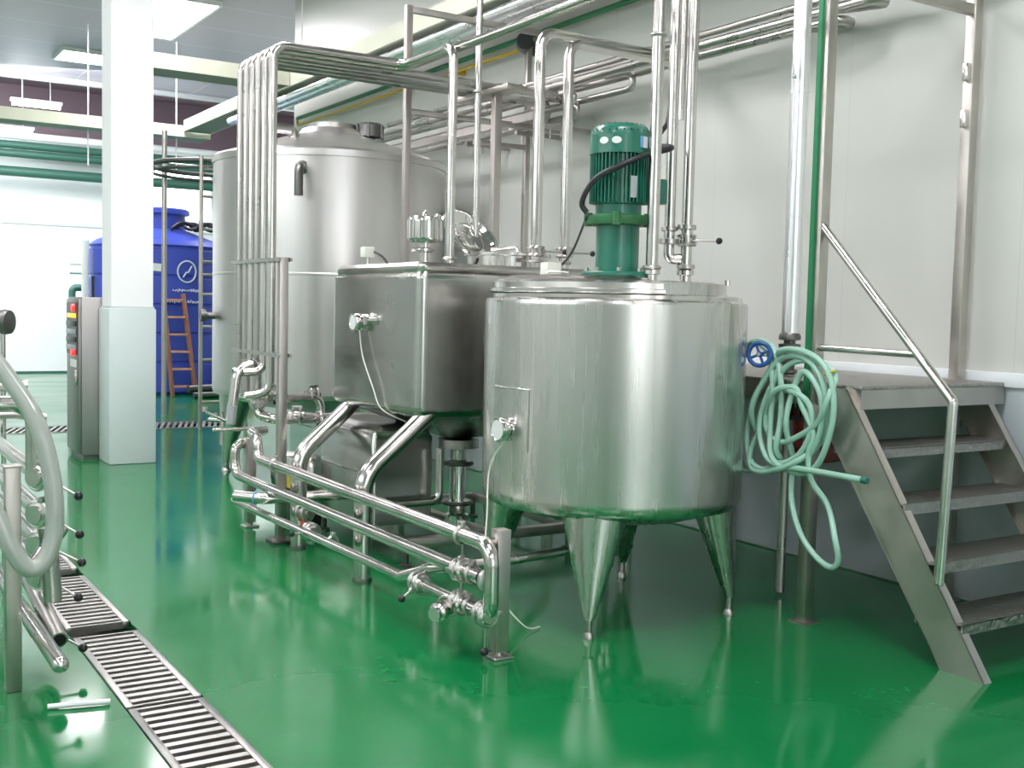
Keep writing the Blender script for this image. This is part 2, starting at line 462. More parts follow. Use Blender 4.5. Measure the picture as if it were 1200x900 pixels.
cross_grating(1.22, 2.9, 'slotted drain grating across the far floor left of the control cabinet')
cross_grating(2.92, 4.58, 'slotted drain grating across the far floor right of the white column')

# ------------------------------------------------------------------ blue plastic water tank
TX, TY, TR = 5.0, 19.05, 1.10
t = thing('water_tank', 'big round blue plastic water tank with white printed mark at the far end', 'water tank', (TX, TY, 0))
prof = [(TR - .06, 0), (TR, .05)]
for k in range(5):
    z = .10 + k * .46
    prof += [(TR, z), (TR + .0, z + .38), (TR - .025, z + .40), (TR - .025, z + .43), (TR, z + .45)]
prof += [(TR, 2.40), (TR - .12, 2.49), (.52, 2.66), (.44, 2.69), (.44, 2.72)]
part('shell', MB().lathe(prof, (TX, TY, 0), n=56), 'blue_tank', t)
part('lid', MB().lathe([(.43, 2.69), (.43, 2.93), (.50, 2.94), (.50, 3.01), (.46, 3.035), (.1, 3.06)], (TX, TY, 0), n=40), 'blue_tank', t)
def on_tank(ang, z, r=TR + .006):
    return Vector((TX + r * math.sin(ang), TY - r * math.cos(ang), z))
# printed ring with a slash and two illegible lines below it
lg = MB(); A0, Z0 = .15, 1.98
lg.tube([on_tank(A0 + .14 * math.cos(2 * PI * k / 28), Z0 + .17 * math.sin(2 * PI * k / 28)) for k in range(28)], .014, 0, 6, True)
lg.tube([on_tank(A0 - .06, Z0 - .09), on_tank(A0 - .01, Z0 - .01), on_tank(A0 + .02, Z0 - .01), on_tank(A0 + .07, Z0 + .09)], .013, 0, 6)
for row, (z, a0, a1) in enumerate(((1.68, -.06, .36), (1.50, -.14, .40))):
    a = a0
    while a < a1:
        w = random.uniform(.012, .03)
        lg.obox(on_tank(a, z + random.uniform(-.012, .012)), on_tank(a + w, z + random.uniform(-.012, .012)), .01, random.uniform(.02, .05), up=(0, 0, 1))
        a += w + random.uniform(.012, .02)
part('printed_mark', lg, 'white_ink', t, 'white printed ring and two lines of small unreadable lettering')
part('label_sticker', MB().obox(on_tank(-.36, 2.04), on_tank(-.22, 2.03), .012, .12), 'label_white', t)
solo('rope_coil', MB().tube(smooth([(TX + .5 + .22 * math.cos(k * 1.1) + .25 * math.sin(k * .37), TY - .50 + .12 * math.sin(k * 1.3), 2.74 + .06 * math.sin(k * 2.1)) for k in range(22)], 4), .03, 0, 8), 'rubber',
     'tangled dark rope lying on top of the blue water tank', 'rope')
# wooden ladder leaning on it
t = thing('wooden_ladder', 'brown wooden ladder leaning against the blue water tank', 'ladder', (5.2, 17.7, 0))
lx0, lx1 = 4.98, 5.50
for (xb, xt) in ((4.83, 4.76), (5.20, 5.07)):
    part('stile', MB().obox((xb, 17.55, 0), (xt, 17.86, 1.62), .05, .07, bev=.005), 'wood', t)
for k in range(6):
    f = .1 + k * .168
    a = Vector((4.83, 17.55, 0)).lerp(Vector((4.76, 17.86, 1.62)), f); b = Vector((5.20, 17.55, 0)).lerp(Vector((5.07, 17.86, 1.62)), f)
    part('rung', MB().obox(a, b, .05, .035, bev=.004), 'rung', t)
solo('discarded_pipe', MB().cyl((5.0, 17.30, .14), (6.1, 17.5, .16), .06).cyl((5.05, 17.18, .05), (6.2, 17.35, .05), .05), 'dark_steel', 'dark pipe offcuts lying on the floor behind the wooden ladder', 'pipe')
sk = MB(); sk.box(5.85, 6.35, 18.0, 18.5, 0, .5, .12, seg=4)
solo('sack', sk, 'sack', 'tan sack standing beside the blue water tank', 'sack')
# service pipes to the left of the blue tank
solo('service_pipe', MB().tube([(3.92, 20.6, 0), (3.92, 20.6, 1.70), (4.35, 20.6, 1.70), (4.55, 20.2, 1.70)], .06, .08), 'green_dark', 'grey-green pipe bent over beside the blue tank behind the control cabinet', 'pipe')
solo('service_pipe', MB().tube([(4.03, 21.4, 2.16), (4.8, 21.4, 2.16)], .05), 'white_pipe', 'upper pale horizontal pipe stub left of the blue tank', 'pipe')
solo('service_pipe', MB().tube([(4.03, 21.4, 2.0), (4.8, 21.4, 2.0)], .05), 'white_pipe', 'lower pale horizontal pipe stub left of the blue tank', 'pipe')
solo('service_pipe', MB().cyl((3.80, 18.9, 0), (3.80, 18.9, 2.45), .06), 'white_pipe', 'pale upright pipe standing against the left side of the blue tank', 'pipe')

# caged access ladder in front of the blue tank
t = thing('caged_ladder', 'thin steel access ladder with hoop guard behind the largest tank', 'ladder', (4.1, 13.4, 0))
for x, y, z in ((3.9, 13.0, 3.2), (4.45, 13.0, 3.2)):
    part('rail', MB().cyl((x, y, 0), (x, y, z), .024), 'post', t)
for k, z in enumerate((.32, .82, 1.21, 1.59, 1.82, 1.97, 2.35, 2.73, 3.05)):
    part('rung', MB().cyl((3.9, 13.0, z), (4.45, 13.0, z), .018, n=10), 'post', t)
part('rail', MB().cyl((3.91, 14.62, 0), (3.91, 14.62, 3.68), .033), 'post', t)
part('guard_hoop', MB().torus((4.35, 13.8, 3.16), (0, 0, 1), .80, .03).torus((4.35, 13.8, 3.08), (0, 0, 1), .80, .02), 'dark_steel', t)

# ------------------------------------------------------------------ pipes on the far wall
for (y, z, r, m, lab) in ((23.2, 4.58, .075, 'white_pipe', 'white pipe along the far wall, topmost of the stack of four'),
                          (23.2, 4.40, .075, 'green_dark', 'dark green pipe along the far wall, second from the top'),
                          (23.2, 4.24, .075, 'green_dark', 'dark green pipe along the far wall, third from the top'),
                          (23.2, 3.90, .095, 'green_dark', 'dark green pipe along the far wall, lowest of the stack')):
    solo('wall_pipe', MB().cyl((XL, y, z), (8.5, y, z), r), m, lab, 'pipe', 'pipes along the far wall')

# ------------------------------------------------------------------ cable trays
def tray_x(y, x0, x1, z, label):
    t = thing('cable_tray', label, 'cable tray', ((x0 + x1) / 2, y, z), 'beige cable trays')
    part('channel', MB().box(x0, x1, y, y + .03, z, z + .16).box(x0, x1, y + .42, y + .45, z, z + .16), 'beige', t)
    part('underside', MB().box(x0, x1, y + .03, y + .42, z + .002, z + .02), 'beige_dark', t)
    for x in (3.34, 4.56) if x0 < 0 else ():
        part('hanger', MB().cyl((x, y + .2, z - .5), (x, y + .2, ZC), .011, n=8), 'frame_white', t)
def tray_y(x, y0, y1, z, label):
    t = thing('cable_tray', label, 'cable tray', (x, (y0 + y1) / 2, z), 'beige cable trays')
    part('channel', MB().box(x, x + .03, y0, y1, z, z + .16).box(x + .37, x + .40, y0, y1, z, z + .16), 'beige', t)
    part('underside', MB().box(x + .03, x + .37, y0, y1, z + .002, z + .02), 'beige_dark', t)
tray_y(4.6, -5.9, 16.2, 3.93, 'long beige cable tray hung along the right wall')
tray_x(16.22, -5.9, 5.0, 3.86, 'beige cable tray crossing the hall at the far side, under the dark red panels')
tray_x(12.0, 2.8, 4.58, 3.93, 'short beige cable tray between the white column and the pipe bundle')
for (x, y) in ((4.8, 12.2), (4.8, 6.5), (2.9, 12.2)):
    solo('hanger_rod', MB().cyl((x, y, 4.02), (x, y, ZC), .008, n=8), 'frame_white', 'thin rod hanging the beige tray from the ceiling at %s' % {(4.8, 12.2): 'the tray junction', (4.8, 6.5): 'the right wall', (2.9, 12.2): 'the white column'}[(x, y)], 'rod')

# service pipes high along the right wall
def wall_run(x, z, r, y0, y1, m, label, name='wall_pipe'):
    solo(name, MB().cyl((x, y0, z), (x, y1, z), r, n=18), m, label, 'pipe', 'service pipes high along the right wall')
wall_run(4.66, 3.84, .045, 0, 14.3, 'clad', 'upper bright clad pipe high along the right wall under the beige tray')
wall_run(4.80, 3.86, .062, 0, 14.3, 'clad', 'lower bright clad pipe high along the right wall, thicker of the two')
wall_run(5.15, 3.785, .022, 0, 13.2, 'pvc_green', 'thin green pipe high along the right wall')
t = solo('gas_pipe', MB().tube([(5.15, 8.1, 3.70), (5.15, 13.2, 3.70), (5.15, 13.2, 3.76)], .015, .04), 'yellow', 'thin yellow pipe under the green pipe on the right wall', 'pipe')
solo('pipe_clip', MB().box(5.13, 5.24, 9.2, 9.24, 3.675, 3.725), 'yellow', 'small clip holding the yellow pipe to the right wall', 'clip')
t = thing('duct_stub', 'black-ended round duct stub on the right wall where the yellow pipe starts', 'duct', (5.1, 8.05, 3.70))
part('collar', MB().tube([(5.06, 7.92, 3.71), (5.11, 8.0, 3.705), (5.24, 8.03, 3.70)], .06), 'dark_steel', t)
part('end_cap', MB().lathe([(.062, 0), (.07, .01), (.07, .11)], (5.03, 7.86, 3.71), (.5, .86, 0), n=28), 'panel_dark', t)

# ------------------------------------------------------------------ large storage tank
BX, BY, BR = 3.984, 9.388, 1.02
t = thing('storage_tank', 'largest upright stainless steel tank, domed, standing behind the pipe bundle', 'tank', (BX, BY, 0))
part('shell', MB().lathe([(BR - .05, .70), (BR - .012, .715), (BR, .75), (BR, 1.735), (BR + .004, 1.74), (BR + .004, 1.755), (BR, 1.76), (BR, 2.70)], (BX, BY, 0), n=96), 'tank_old', t)
part('roof', MB().lathe([(BR, 2.70), (BR + .012, 2.702), (BR + .012, 2.755), (BR - .01, 2.775), (.30, 3.00), (.26, 3.05), (.0, 3.06)], (BX, BY, 0), n=96), 'tank_old', t)
part('bottom', MB().lathe([(BR - .05, .70), (.6, .60), (.1, .52), (.0, .52)], (BX, BY, 0), n=64), 'tank_old', t)
def cone_leg(cx, cy, ang, r_top, r_tip, z_top, w_top, w_tip, m, parent, foot=.03):
    d = Vector((math.cos(ang), math.sin(ang), 0))
    a = Vector((cx, cy, 0)) + d * r_top + Vector((0, 0, z_top)); b = Vector((cx, cy, 0)) + d * r_tip + Vector((0, 0, .09))
    l = MB(); tg = Vector((-d.y, d.x, 0)); n = 40
    def oval(c, wt, wr): return [l.bm.verts.new(c + tg * (wt * math.cos(2 * PI * k / n)) + d * (wr * math.sin(2 * PI * k / n))) for k in range(n)]
    l.skin([oval(b, w_tip, w_tip), oval(a, w_top, w_top * .74)])
    lg = part('leg', l, m, parent)
    f = MB(); f.cyl((b.x, b.y, .02), (b.x, b.y, .10), foot * .6, n=16); f.lathe([(foot, 0), (foot, .012), (foot * .7, .03)], (b.x, b.y, 0), n=20)
    part('foot', f, 'pipe_dull', lg)
for a in (160, 280, 40):
    cone_leg(BX, BY, math.radians(a), .78, .895, .82, .25, .032, 'tank_old', t, .045)
# breather on the roof, side nozzle, small dial
b = MB(); b.lathe([(.05, 0), (.05, .06), (.12, .07), (.12, .17), (.10, .19), (0, .19)], (4.27, 9.2, 2.93), n=28)
for k in range(6):
    a = k * PI / 3; b.cyl((4.27 + .124 * math.cos(a), 9.2 + .124 * math.sin(a), 2.99), (4.27 + .124 * math.cos(a), 9.2 + .124 * math.sin(a), 3.11), .014, n=8)
part('vent_cap', b, 'dark_steel', t)
part('vent_pipe', MB().tube([(3.52, 9.1, 2.85), (3.52, 9.1, 2.98), (3.28, 9.1, 2.98)], .045, .06), 'pipe_dull', t)
part('roof_cover', MB().lathe([(.22, 0), (.22, .05), (.05, .09), (0, .09)], (4.0, 9.4, 3.05), n=32), 'pipe_dull', t)
n_ = MB(); n_.tube([(3.42, 8.62, 2.60), (3.30, 8.42, 2.60), (3.30, 8.42, 2.36)], .035, .06).lathe([(.055, 0), (.055, .03)], (3.40, 8.585, 2.60), (-.5, -.86, 0), n=20)
part('side_nozzle', n_, 'dark_steel', t)
g = MB(); g.cyl((2.99, 9.5, 1.385), (2.90, 9.51, 1.385), .03); g.lathe([(.05, 0), (.055, .02), (.05, .05), (0, .05)], (2.90, 9.51, 1.385), (-1, .05, 0), n=24)
part('dial_gauge', g, 'dark_steel', t)
part('ladder_bracket', MB().tube([(3.02, 9.6, .52), (2.88, 9.35, .50), (3.02, 9.2, .50)], .016, .03), 'pipe', t)

# ------------------------------------------------------------------ rectangular tank in the middle
QX0, QX1, QY0, QY1, QZ0, QZ1 = 2.85, 4.22, 5.47, 6.68, .90, 1.69
t = thing('square_tank', 'rectangular stainless tank on bent tubular legs between the two round tanks', 'tank', (3.5, 6.07, 0))
def rrect(x0, x1, y0, y1, r, z, n=6):
    out = []
    for (cx, cy, a0) in ((x1 - r, y1 - r, 0), (x0 + r, y1 - r, 90), (x0 + r, y0 + r, 180), (x1 - r, y0 + r, 270)):
        for k in range(n + 1):
            a = math.radians(a0 + 90 * k / n); out.append((cx + r * math.cos(a), cy + r * math.sin(a), z))
    res = []                                    # support points keep the flat sides flat
    for i, p in enumerate(out):
        q = Vector(out[(i + 1) % len(out)]); p = Vector(p); res.append(p)
        l = (q - p).length
        if l > .06: res += [p.lerp(q, .012 / l), q.lerp(p, .012 / l)]
    return res
def loft(mb, loops):
    rings = [[mb.bm.verts.new(p) for p in lp] for lp in loops]
    mb.skin(rings); return mb
sh = MB()
loft(sh, [rrect(QX0 + .03, QX1 - .03, QY0 + .03, QY1 - .03, .04, QZ0 - .02), rrect(QX0 + .008, QX1 - .008, QY0 + .008, QY1 - .008, .045, QZ0), rrect(QX0, QX1, QY0, QY1, .05, QZ0 + .025), rrect(QX0, QX1, QY0, QY1, .05, QZ0 + .04),
          rrect(QX0, QX1, QY0, QY1, .05, QZ1 - .035), rrect(QX0, QX1, QY0, QY1, .05, QZ1 - .02), rrect(QX0 + .01, QX1 - .01, QY0 + .01, QY1 - .01, .05, QZ1)])
part('shell', sh, 'box_steel', t)
tp = MB()
loft(tp, [rrect(QX0 + .02, QX1 - .02, QY0 + .02, QY1 - .02, .05, QZ1), rrect(QX0 + .012, QX1 - .012, QY0 + .012, QY1 - .012, .05, QZ1 + .015), rrect(QX0 + .012, QX1 - .012, QY0 + .012, QY1 - .012, .05, QZ1 + .04),
          rrect(QX0 + .035, QX1 - .035, QY0 + .035, QY1 - .035, .05, QZ1 + .062)])
part('top_cover', tp, 'pipe', t)
hp = MB()
loft(hp, [rrect(QX0 + .04, QX1 - .04, QY0 + .04, QY1 - .04, .04, QZ0 - .015), rrect(3.34, 3.58, 5.95, 6.19, .04, .70)])
part('hopper', hp, 'box_steel', t, 'sloping underside of the rectangular tank')
for (y, xk, xt, yt) in ((5.50, 2.545, 2.93, 5.53), (6.44, 2.545, 2.93, 6.50)):
    l = part('leg', MB().tube([(xk, y, .02), (xk, y, .575), (xt + .06, yt, .935)], .051, .20, n=24), 'pipe', t)
    part('foot', MB().lathe([(.056, 0), (.056, .012), (.044, .03)], (xk, y, 0), n=20), 'dark_steel', l)
for (y,) in ((5.6,), (6.5,)):
    l = part('leg', MB().tube([(4.45, y, .02), (4.45, y, .575), (4.1, y, .935)], .041, .13, n=20), 'pipe', t)
    part('foot', MB().lathe([(.05, 0), (.05, .012), (.034, .03)], (4.45, y, 0), n=20), 'dark_steel', l)
ZT = QZ1 + .06
f = MB(); fx, fy = 2.98, 5.66
f.lathe([(.030, 0), (.030, .06), (.045, .065), (.045, .085), (.03, .09), (.03, .115), (.09, .12), (.098, .135), (.098, .245), (.088, .262), (.02, .272), (.012, .29), (0, .30)], (fx, fy, ZT), n=32)
for k in range(16):
    a = k * PI / 8; f.cyl((fx + .098 * math.cos(a), fy + .098 * math.sin(a), ZT + .135), (fx + .098 * math.cos(a), fy + .098 * math.sin(a), ZT + .243), .006, n=6)
part('air_filter', f, 'pipe', t, 'small shiny hat-shaped air filter')
part('filter_clamp', MB().torus((fx, fy, ZT + .075), (0, 0, 1), .05, .010, 24, 8).cyl((fx - .075, fy + .02, ZT + .075), (fx - .045, fy + .01, ZT + .075), .014), 'pipe_dull', t)
mh = (3.86, 6.17)
mnh = part('manhole_ring', MB().lathe([(.265, 0), (.265, .09), (.285, .095), (.285, .112), (.255, .118), (.245, .08), (0, .07)], (*mh, ZT - .005), n=48), 'tank', t)
ln = Vector((.183, -.725, .633)).normalized()
lc = Vector((3.665, 6.32, 1.985))
ld = MB(); ld.lathe([(0, -.062), (.05, -.06), (.06, -.054), (.07, -.058), (.11, -.046), (.12, -.038), (.13, -.041), (.17, -.022), (.18, -.006), (.19, 0), (.205, .006), (.215, .004), (.218, -.006), (.205, -.016), (.16, -.045), (.10, -.062), (0, -.075)], lc, ln, n=48)
lid = part('manhole_lid', ld, 'mirror', t, 'round dished lid of the manhole, tilted open')
kx = lc + Vector((-.19, .10, .11))
part('lid_knob', MB().lathe([(.02, 0), (.02, .02), (.014, .03), (0, .032)], kx + ln * -.02, ln, n=20).cyl(kx, lc + Vector((-.1, .08, .06)), .012), 'mirror', lid)
part('hinge', MB().tube([(3.82, 5.93, ZT + .05), (3.80, 5.98, ZT + .14), lc + Vector((.10, -.1, -.10))], .012).cyl((3.76, 5.92, ZT + .06), (3.90, 5.92, ZT + .06), .014), 'pipe', lid)
part('gas_strut', MB().cyl((3.50, 6.0, ZT), (3.54, 6.02, ZT + .06), .012), 'black', mnh)
# thermometer on the left face with capillary
g = MB(); gy, gz = 6.2, 1.40
g.lathe([(.055, 0), (.055, .02), (.042, .03), (.042, .035), (.058, .039), (.062, .055), (.058, .068), (.05, .07), (.045, .066), (0, .066)], (QX0 + .002, gy, gz), (-1, 0, 0), n=36)
dg = part('dial_gauge', g, 'mirror', t, 'round chrome thermometer on the left face')
part('dial', MB().lathe([(.044, 0), (0, .001)], (QX0 - .067, gy, gz), (-1, 0, 0), n=32), 'label_white', dg)
part('capillary', MB().tube(smooth([(QX0 - .03, gy - .02, gz - .05), (QX0 - .035, 6.12, 1.2), (QX0 - .03, 5.98, 1.02), (QX0 - .01, 5.90, .90), (QX0 + .1, 5.8, .83)]), .004, 0, 6), 'white_plastic', dg)
part('side_port', MB().lathe([(.018, 0), (.018, .03), (.028, .035), (.028, .05), (0, .05)], (QX0 + .002, 6.07, 1.415), (-1, 0, 0), n=20), 'mirror', t)
s_ = part('level_sensor', MB().cyl((2.99, 6.45, ZT - .01), (2.99, 6.45, ZT + .06), .018), 'pipe', t)
part('sensor_head', MB().box(2.955, 3.025, 6.415, 6.485, ZT + .055, ZT + .12, .006), 'white_plastic', s_)
part('sensor_cable', MB().tube(smooth([(3.02, 6.42, ZT + .09), (3.05, 6.36, ZT + .06), (3.07, 6.30, ZT)]), .007, 0, 8), 'black', s_)
# outlet assembly below the hopper
oc = (3.46, 6.07)
o = MB(); o.lathe([(.05, .62), (.13, .625), (.13, .68), (.07, .70), (.07, .75)], (*oc, 0), n=36)
ov = part('outlet_flange', o, 'pipe_dull', t)
part('outlet_pipe', MB().lathe([(.05, .13), (.075, .14), (.075, .20), (.055, .21), (.055, .26), (.085, .265), (.085, .29), (.05, .30), (.05, .50), (.08, .505), (.08, .54), (.055, .55), (.055, .62)], (*oc, 0), n=32), 'mirror', ov)
for z_ in (.525, .275):
    part('outlet_clamp', MB().torus((*oc, z_), (0, 0, 1), .088, .012), 'dark_steel', ov)

solo('suction_pipe', MB().tube([(3.27, 5.96, .64), (3.27, 5.96, .315), (2.98, 5.96, .315)], .026, .06), 'pipe', 'thin bent pipe beside the pump column under the rectangular tank', 'pipe')
solo('return_pipe', MB().tube([(3.66, 6.02, .64), (3.66, 6.02, .44), (3.60, 5.90, .33), (3.60, 5.90, .20)], .024, .06), 'pipe_dull', 'short bent pipe right of the pump column under the rectangular tank', 'pipe')
# base frame and pump box
t = thing('skid_frame', 'low steel base frame on the floor under the rectangular tank', 'frame', (3.5, 6.0, 0))
for (p, q) in (((2.85, 5.66, .14), (4.1, 5.66, .14)), ((2.85, 6.9, .14), (4.1, 6.9, .14)), ((2.88, 5.66, .14), (2.88, 6.9, .14)), ((4.07, 5.66, .14), (4.07, 6.9, .14)), ((3.46, 5.66, .14), (3.46, 6.9, .14))):
    part('beam', MB().obox(p, q, .06, .06, bev=.004), 'stair', t)
for (x, y) in ((2.9, 5.68), (4.05, 5.68), (2.9, 6.88), (4.05, 6.88)):
    part('foot', MB().cyl((x, y, 0), (x, y, .12), .02).lathe([(.04, 0), (.04, .012), (.02, .02)], (x, y, 0), n=16), 'dark_steel', t)
t = thing('pump_housing', 'plain stainless box cover standing under the rectangular tank', 'box', (3.08, 6.4, .17))
hb = MB(); loft(hb, [rrect(2.86, 3.27, 6.05, 6.86, .02, .17), rrect(2.86, 3.27, 6.05, 6.86, .02, .70), rrect(2.875, 3.255, 6.065, 6.845, .03, .735), rrect(2.94, 3.20, 6.13, 6.78, .03, .775)])
part('cover', hb, 'box_steel', t)
part('seam', MB().box(2.852, 2.86, 6.06, 6.85, .475, .485), 'pipe_dull', t)
t = thing('pump_motor', 'grey pump motor with white and yellow label behind the bent tank leg', 'motor', (2.78, 7.15, .17))
part('casing', MB().lathe([(.06, 0), (.13, .01), (.14, .04), (.14, .28), (.12, .31), (0, .31)], (2.72, 7.3, .35), (.75, -.66, 0), n=32), 'pipe_dull', t)
part('stand', MB().box(2.72, 2.95, 7.03, 7.25, .0, .22, .01), 'dark_steel', t)
part('rating_label', MB().box(2.715, 2.725, 6.98, 7.13, .36, .47).box(2.715, 2.725, 6.98, 7.02, .27, .36), 'label_white', t)
part('warning_label', MB().box(2.712, 2.722, 6.985, 7.08, .27, .37), 'sign_yellow', t, 'yellow lower half of the label')

# ------------------------------------------------------------------ front round mixing tank
CX, CY, CR = 3.445, 4.475, .655
t = thing('mixing_tank', 'round stainless mixing tank on four cone-shaped legs, nearest the camera', 'tank', (CX, CY, 0))
part('shell', MB().lathe([(CR - .06, .545), (CR - .025, .555), (CR - .006, .58), (CR, .61), (CR, 1.535), (CR - .004, 1.55), (CR - .02, 1.556)], (CX, CY, 0), n=128), 'tank', t)
part('bottom', MB().lathe([(CR - .06, .547), (.45, .50), (.12, .45), (.06, .40), (.06, .36), (0, .36)], (CX, CY, 0), n=64), 'tank', t)
for a in (45, 135, 225, 315):
    cone_leg(CX, CY, math.radians(a), .512, .615, .60, .168, .026, 'tank', t, .026)
tr = MB(); tr.lathe([(CR - .02, 1.552), (CR - .03, 1.562), (CR - .03, 1.578), (CR - .05, 1.585), (.1, 1.60), (0, 1.60)], (CX, CY, 0), n=96)
part('top_plate', tr, 'pipe', t)
part('top_ring', MB().lathe([(.545, 1.58), (.545, 1.642), (.535, 1.648), (.40, 1.655), (0, 1.66)], (CX, CY, 0), n=96), 'tank', t)
# half lid over the left part of the top
LR = .635; xs = -.19
def seg_loop(R, z, cut):
    a0 = math.acos(cut / R); n = 48
    return [(CX + R * math.cos(a0 + (2 * PI - 2 * a0) * k / n), CY + R * math.sin(a0 + (2 * PI - 2 * a0) * k / n), z) for k in range(n + 1)]
hl = MB(); loft(hl, [seg_loop(LR, 1.583, xs), seg_loop(LR + .004, 1.588, xs + .0), seg_loop(LR + .004, 1.602, xs), seg_loop(LR - .01, 1.606, xs), seg_loop(LR - .012, 1.632, xs), seg_loop(LR - .03, 1.642, xs - .015), seg_loop(LR - .10, 1.668, xs - .06)])
hlid = part('half_lid', hl, 'pipe', t, 'polished hinged half of the tank lid')
part('lid_handle', MB().tube([(3.09, 4.57, 1.63), (3.09, 4.57, 1.69), (3.15, 4.47, 1.69), (3.15, 4.47, 1.63)], .006, .015, 8), 'pipe', hlid)
part('lid_hinge', MB().cyl((CX + xs, CY + .25, 1.655), (CX + xs, CY + .40, 1.655), .018), 'pipe', hlid)
part('lid_bolt', MB().cyl((CX + .50, CY - .27, 1.645), (CX + .50, CY - .27, 1.672), .014).lathe([(.02, 0), (.02, .02)], (4.06, 4.35, 1.585), n=16), 'mirror', t)
# nozzles
part('nozzle', MB().lathe([(.028, 0), (.028, .05), (.043, .055), (.043, .075), (.028, .08)], (3.515, 4.285, 1.635), n=24), 'pipe', t)
part('nozzle', MB().lathe([(.030, 0), (.030, .08), (.046, .085), (.046, .11), (.030, .115)], (3.983, 4.571, 1.62), n=24), 'pipe', t)
# level sensor with white head
s_ = part('level_sensor', MB().cyl((3.30, 4.85, 1.62), (3.30, 4.85, 1.70), .018), 'pipe', t)
part('sensor_head', MB().box(3.255, 3.345, 4.815, 4.885, 1.685, 1.75, .006), 'white_plastic', s_)
# thermometer on a square plate, facing left
gz = .935; ga = math.radians(184)
gp = Vector((CX + CR * math.cos(ga), CY + CR * math.sin(ga), gz)); gd = Vector((math.cos(ga), math.sin(ga), 0))
pl = MB()
for k in range(8):
    a = math.radians(162 + 22 * k / 8); b = math.radians(162 + 22 * (k + 1) / 8)
    pl.poly([(CX + CR * math.cos(a), CY + CR * math.sin(a), .83), (CX + CR * math.cos(b), CY + CR * math.sin(b), .83), (CX + CR * math.cos(b), CY + CR * math.sin(b), 1.13), (CX + CR * math.cos(a), CY + CR * math.sin(a), 1.13)], gd * .006)
pl2 = MB()
pl2.tube([(CX + (CR + .004) * math.cos(math.radians(a)), CY + (CR + .004) * math.sin(math.radians(a)), 1.13) for a in range(172, 197, 3)] + [(CX + (CR + .004) * math.cos(math.radians(196)), CY + (CR + .004) * math.sin(math.radians(196)), .84)], .005, 0, 6)
pt = part('gauge_plate', pl2, 'pipe', t)
bpl = MB(); bpl.lathe([(.056, 0), (.056, .012), (.042, .016), (.042, .03), (.056, .034), (.06, .05), (.056, .062), (.05, .064), (.046, .06), (0, .06)], gp, gd, n=36)
dg = part('dial_gauge', bpl, 'mirror', t, 'round chrome thermometer on the left of the mixing tank')
part('dial', MB().lathe([(.046, 0), (0, .001)], gp + gd * .062, gd, n=32), 'label_white', dg)
part('capillary', MB().tube(smooth([gp + Vector((-.03, -.02, -.05)), (2.74, 4.50, .75), (2.70, 4.45, .55), (2.66, 4.38, .35), (2.70, 4.30, .16), (2.80, 4.25, .03), (2.90, 4.28, .008)]), .004, 0, 6), 'white_plastic', dg)
part('outlet_valve', MB().cyl((CX, CY, .20), (CX, CY, .38), .03).lathe([(.05, 0), (.05, .05)], (CX, CY, .26), n=20), 'pipe_dull', t)

# ------------------------------------------------------------------ agitator motor on top
t = thing('agitator_motor', 'green ribbed electric motor standing upright on the front mixing tank', 'motor', (CX, CY, 1.655))
mz = dict(f0=1.656, f1=1.70, p1=1.93, g1=1.985, r0=2.02, r1=2.285, cap=2.43)
part('base_flange', MB().lathe([(.175, 1.656), (.18, 1.66), (.18, 1.692), (.17, 1.70), (.10, 1.70)], (CX, CY, 0), n=40), 'motor', t)
b = MB()
for k in range(8):
    a = k * PI / 4 + .2; b.cyl((CX + .15 * math.cos(a), CY + .15 * math.sin(a), 1.70), (CX + .15 * math.cos(a), CY + .15 * math.sin(a), 1.718), .012, n=6)
part('bolts', b, 'pipe_dull', t)
part('stand_tube', MB().lathe([(.108, 1.70), (.108, 1.93)], (CX, CY, 0), n=40), 'motor', t)
fg = MB(); fg.lathe([(.10, 1.93), (.155, 1.932), (.16, 1.94), (.16, 1.972), (.15, 1.98), (.10, 1.985)], (CX, CY, 0), n=40)
for a in (2.6, 4.0, 5.5, .8):
    fg.cyl((CX + .15 * math.cos(a), CY + .15 * math.sin(a), 1.925), (CX + .15 * math.cos(a), CY + .15 * math.sin(a), 1.99), .022, n=10)
part('mounting_flange', fg, 'motor_light', t, 'brighter grass-green mounting flange')
bd = MB(); bd.lathe([(.115, 1.98), (.115, 2.03), (.125, 2.035), (.125, 2.285), (.12, 2.29)], (CX, CY, 0), n=40)
for k in range(44):
    a = 2 * PI * k / 44
    d = Vector((math.cos(a), math.sin(a), 0)); c = Vector((CX, CY, 0))
    bd.obox(c + d * .136 + Vector((0, 0, 2.04)), c + d * .136 + Vector((0, 0, 2.284)), .0055, .024, up=d)
part('ribbed_body', bd, 'motor', t)
cp = MB(); cp.lathe([(.142, 2.275), (.152, 2.278), (.152, 2.37), (.148, 2.395), (.13, 2.418), (.09, 2.43), (0, 2.434)], (CX, CY, 0), n=48)
cap = part('fan_cover', cp, 'motor', t)
V = Vector((-CX, -CY, 0)).normalized(); Rt = Vector((-V.y, V.x, 0))
def on_motor(th, r, z): return Vector((CX, CY, 0)) + (V * math.cos(th) + Rt * math.sin(th)) * r + Vector((0, 0, z))
hb = MB()
for k in range(14):
    th = -1.6 + k * .245
    for rr, zz in ((.150, 2.392), (.120, 2.424)):
        hb.ball(on_motor(th + (.12 if rr < .13 else 0), rr - .003, zz - .003), .0055, 8)
part('vent_holes', hb, 'panel_dark', cap)
for th in (-.55, -.12):
    st = MB(); R = frame_to(V * math.cos(th) + Rt * math.sin(th))
    vs = [on_motor(th + .16 * math.cos(2 * PI * k / 20), .1535, 2.335 + .017 * math.sin(2 * PI * k / 20)) for k in range(20)]
    st.poly(vs, (V * math.cos(th) + Rt * math.sin(th)) * .001)
    part('sticker', st, 'label_white', cap, 'oval white sticker')
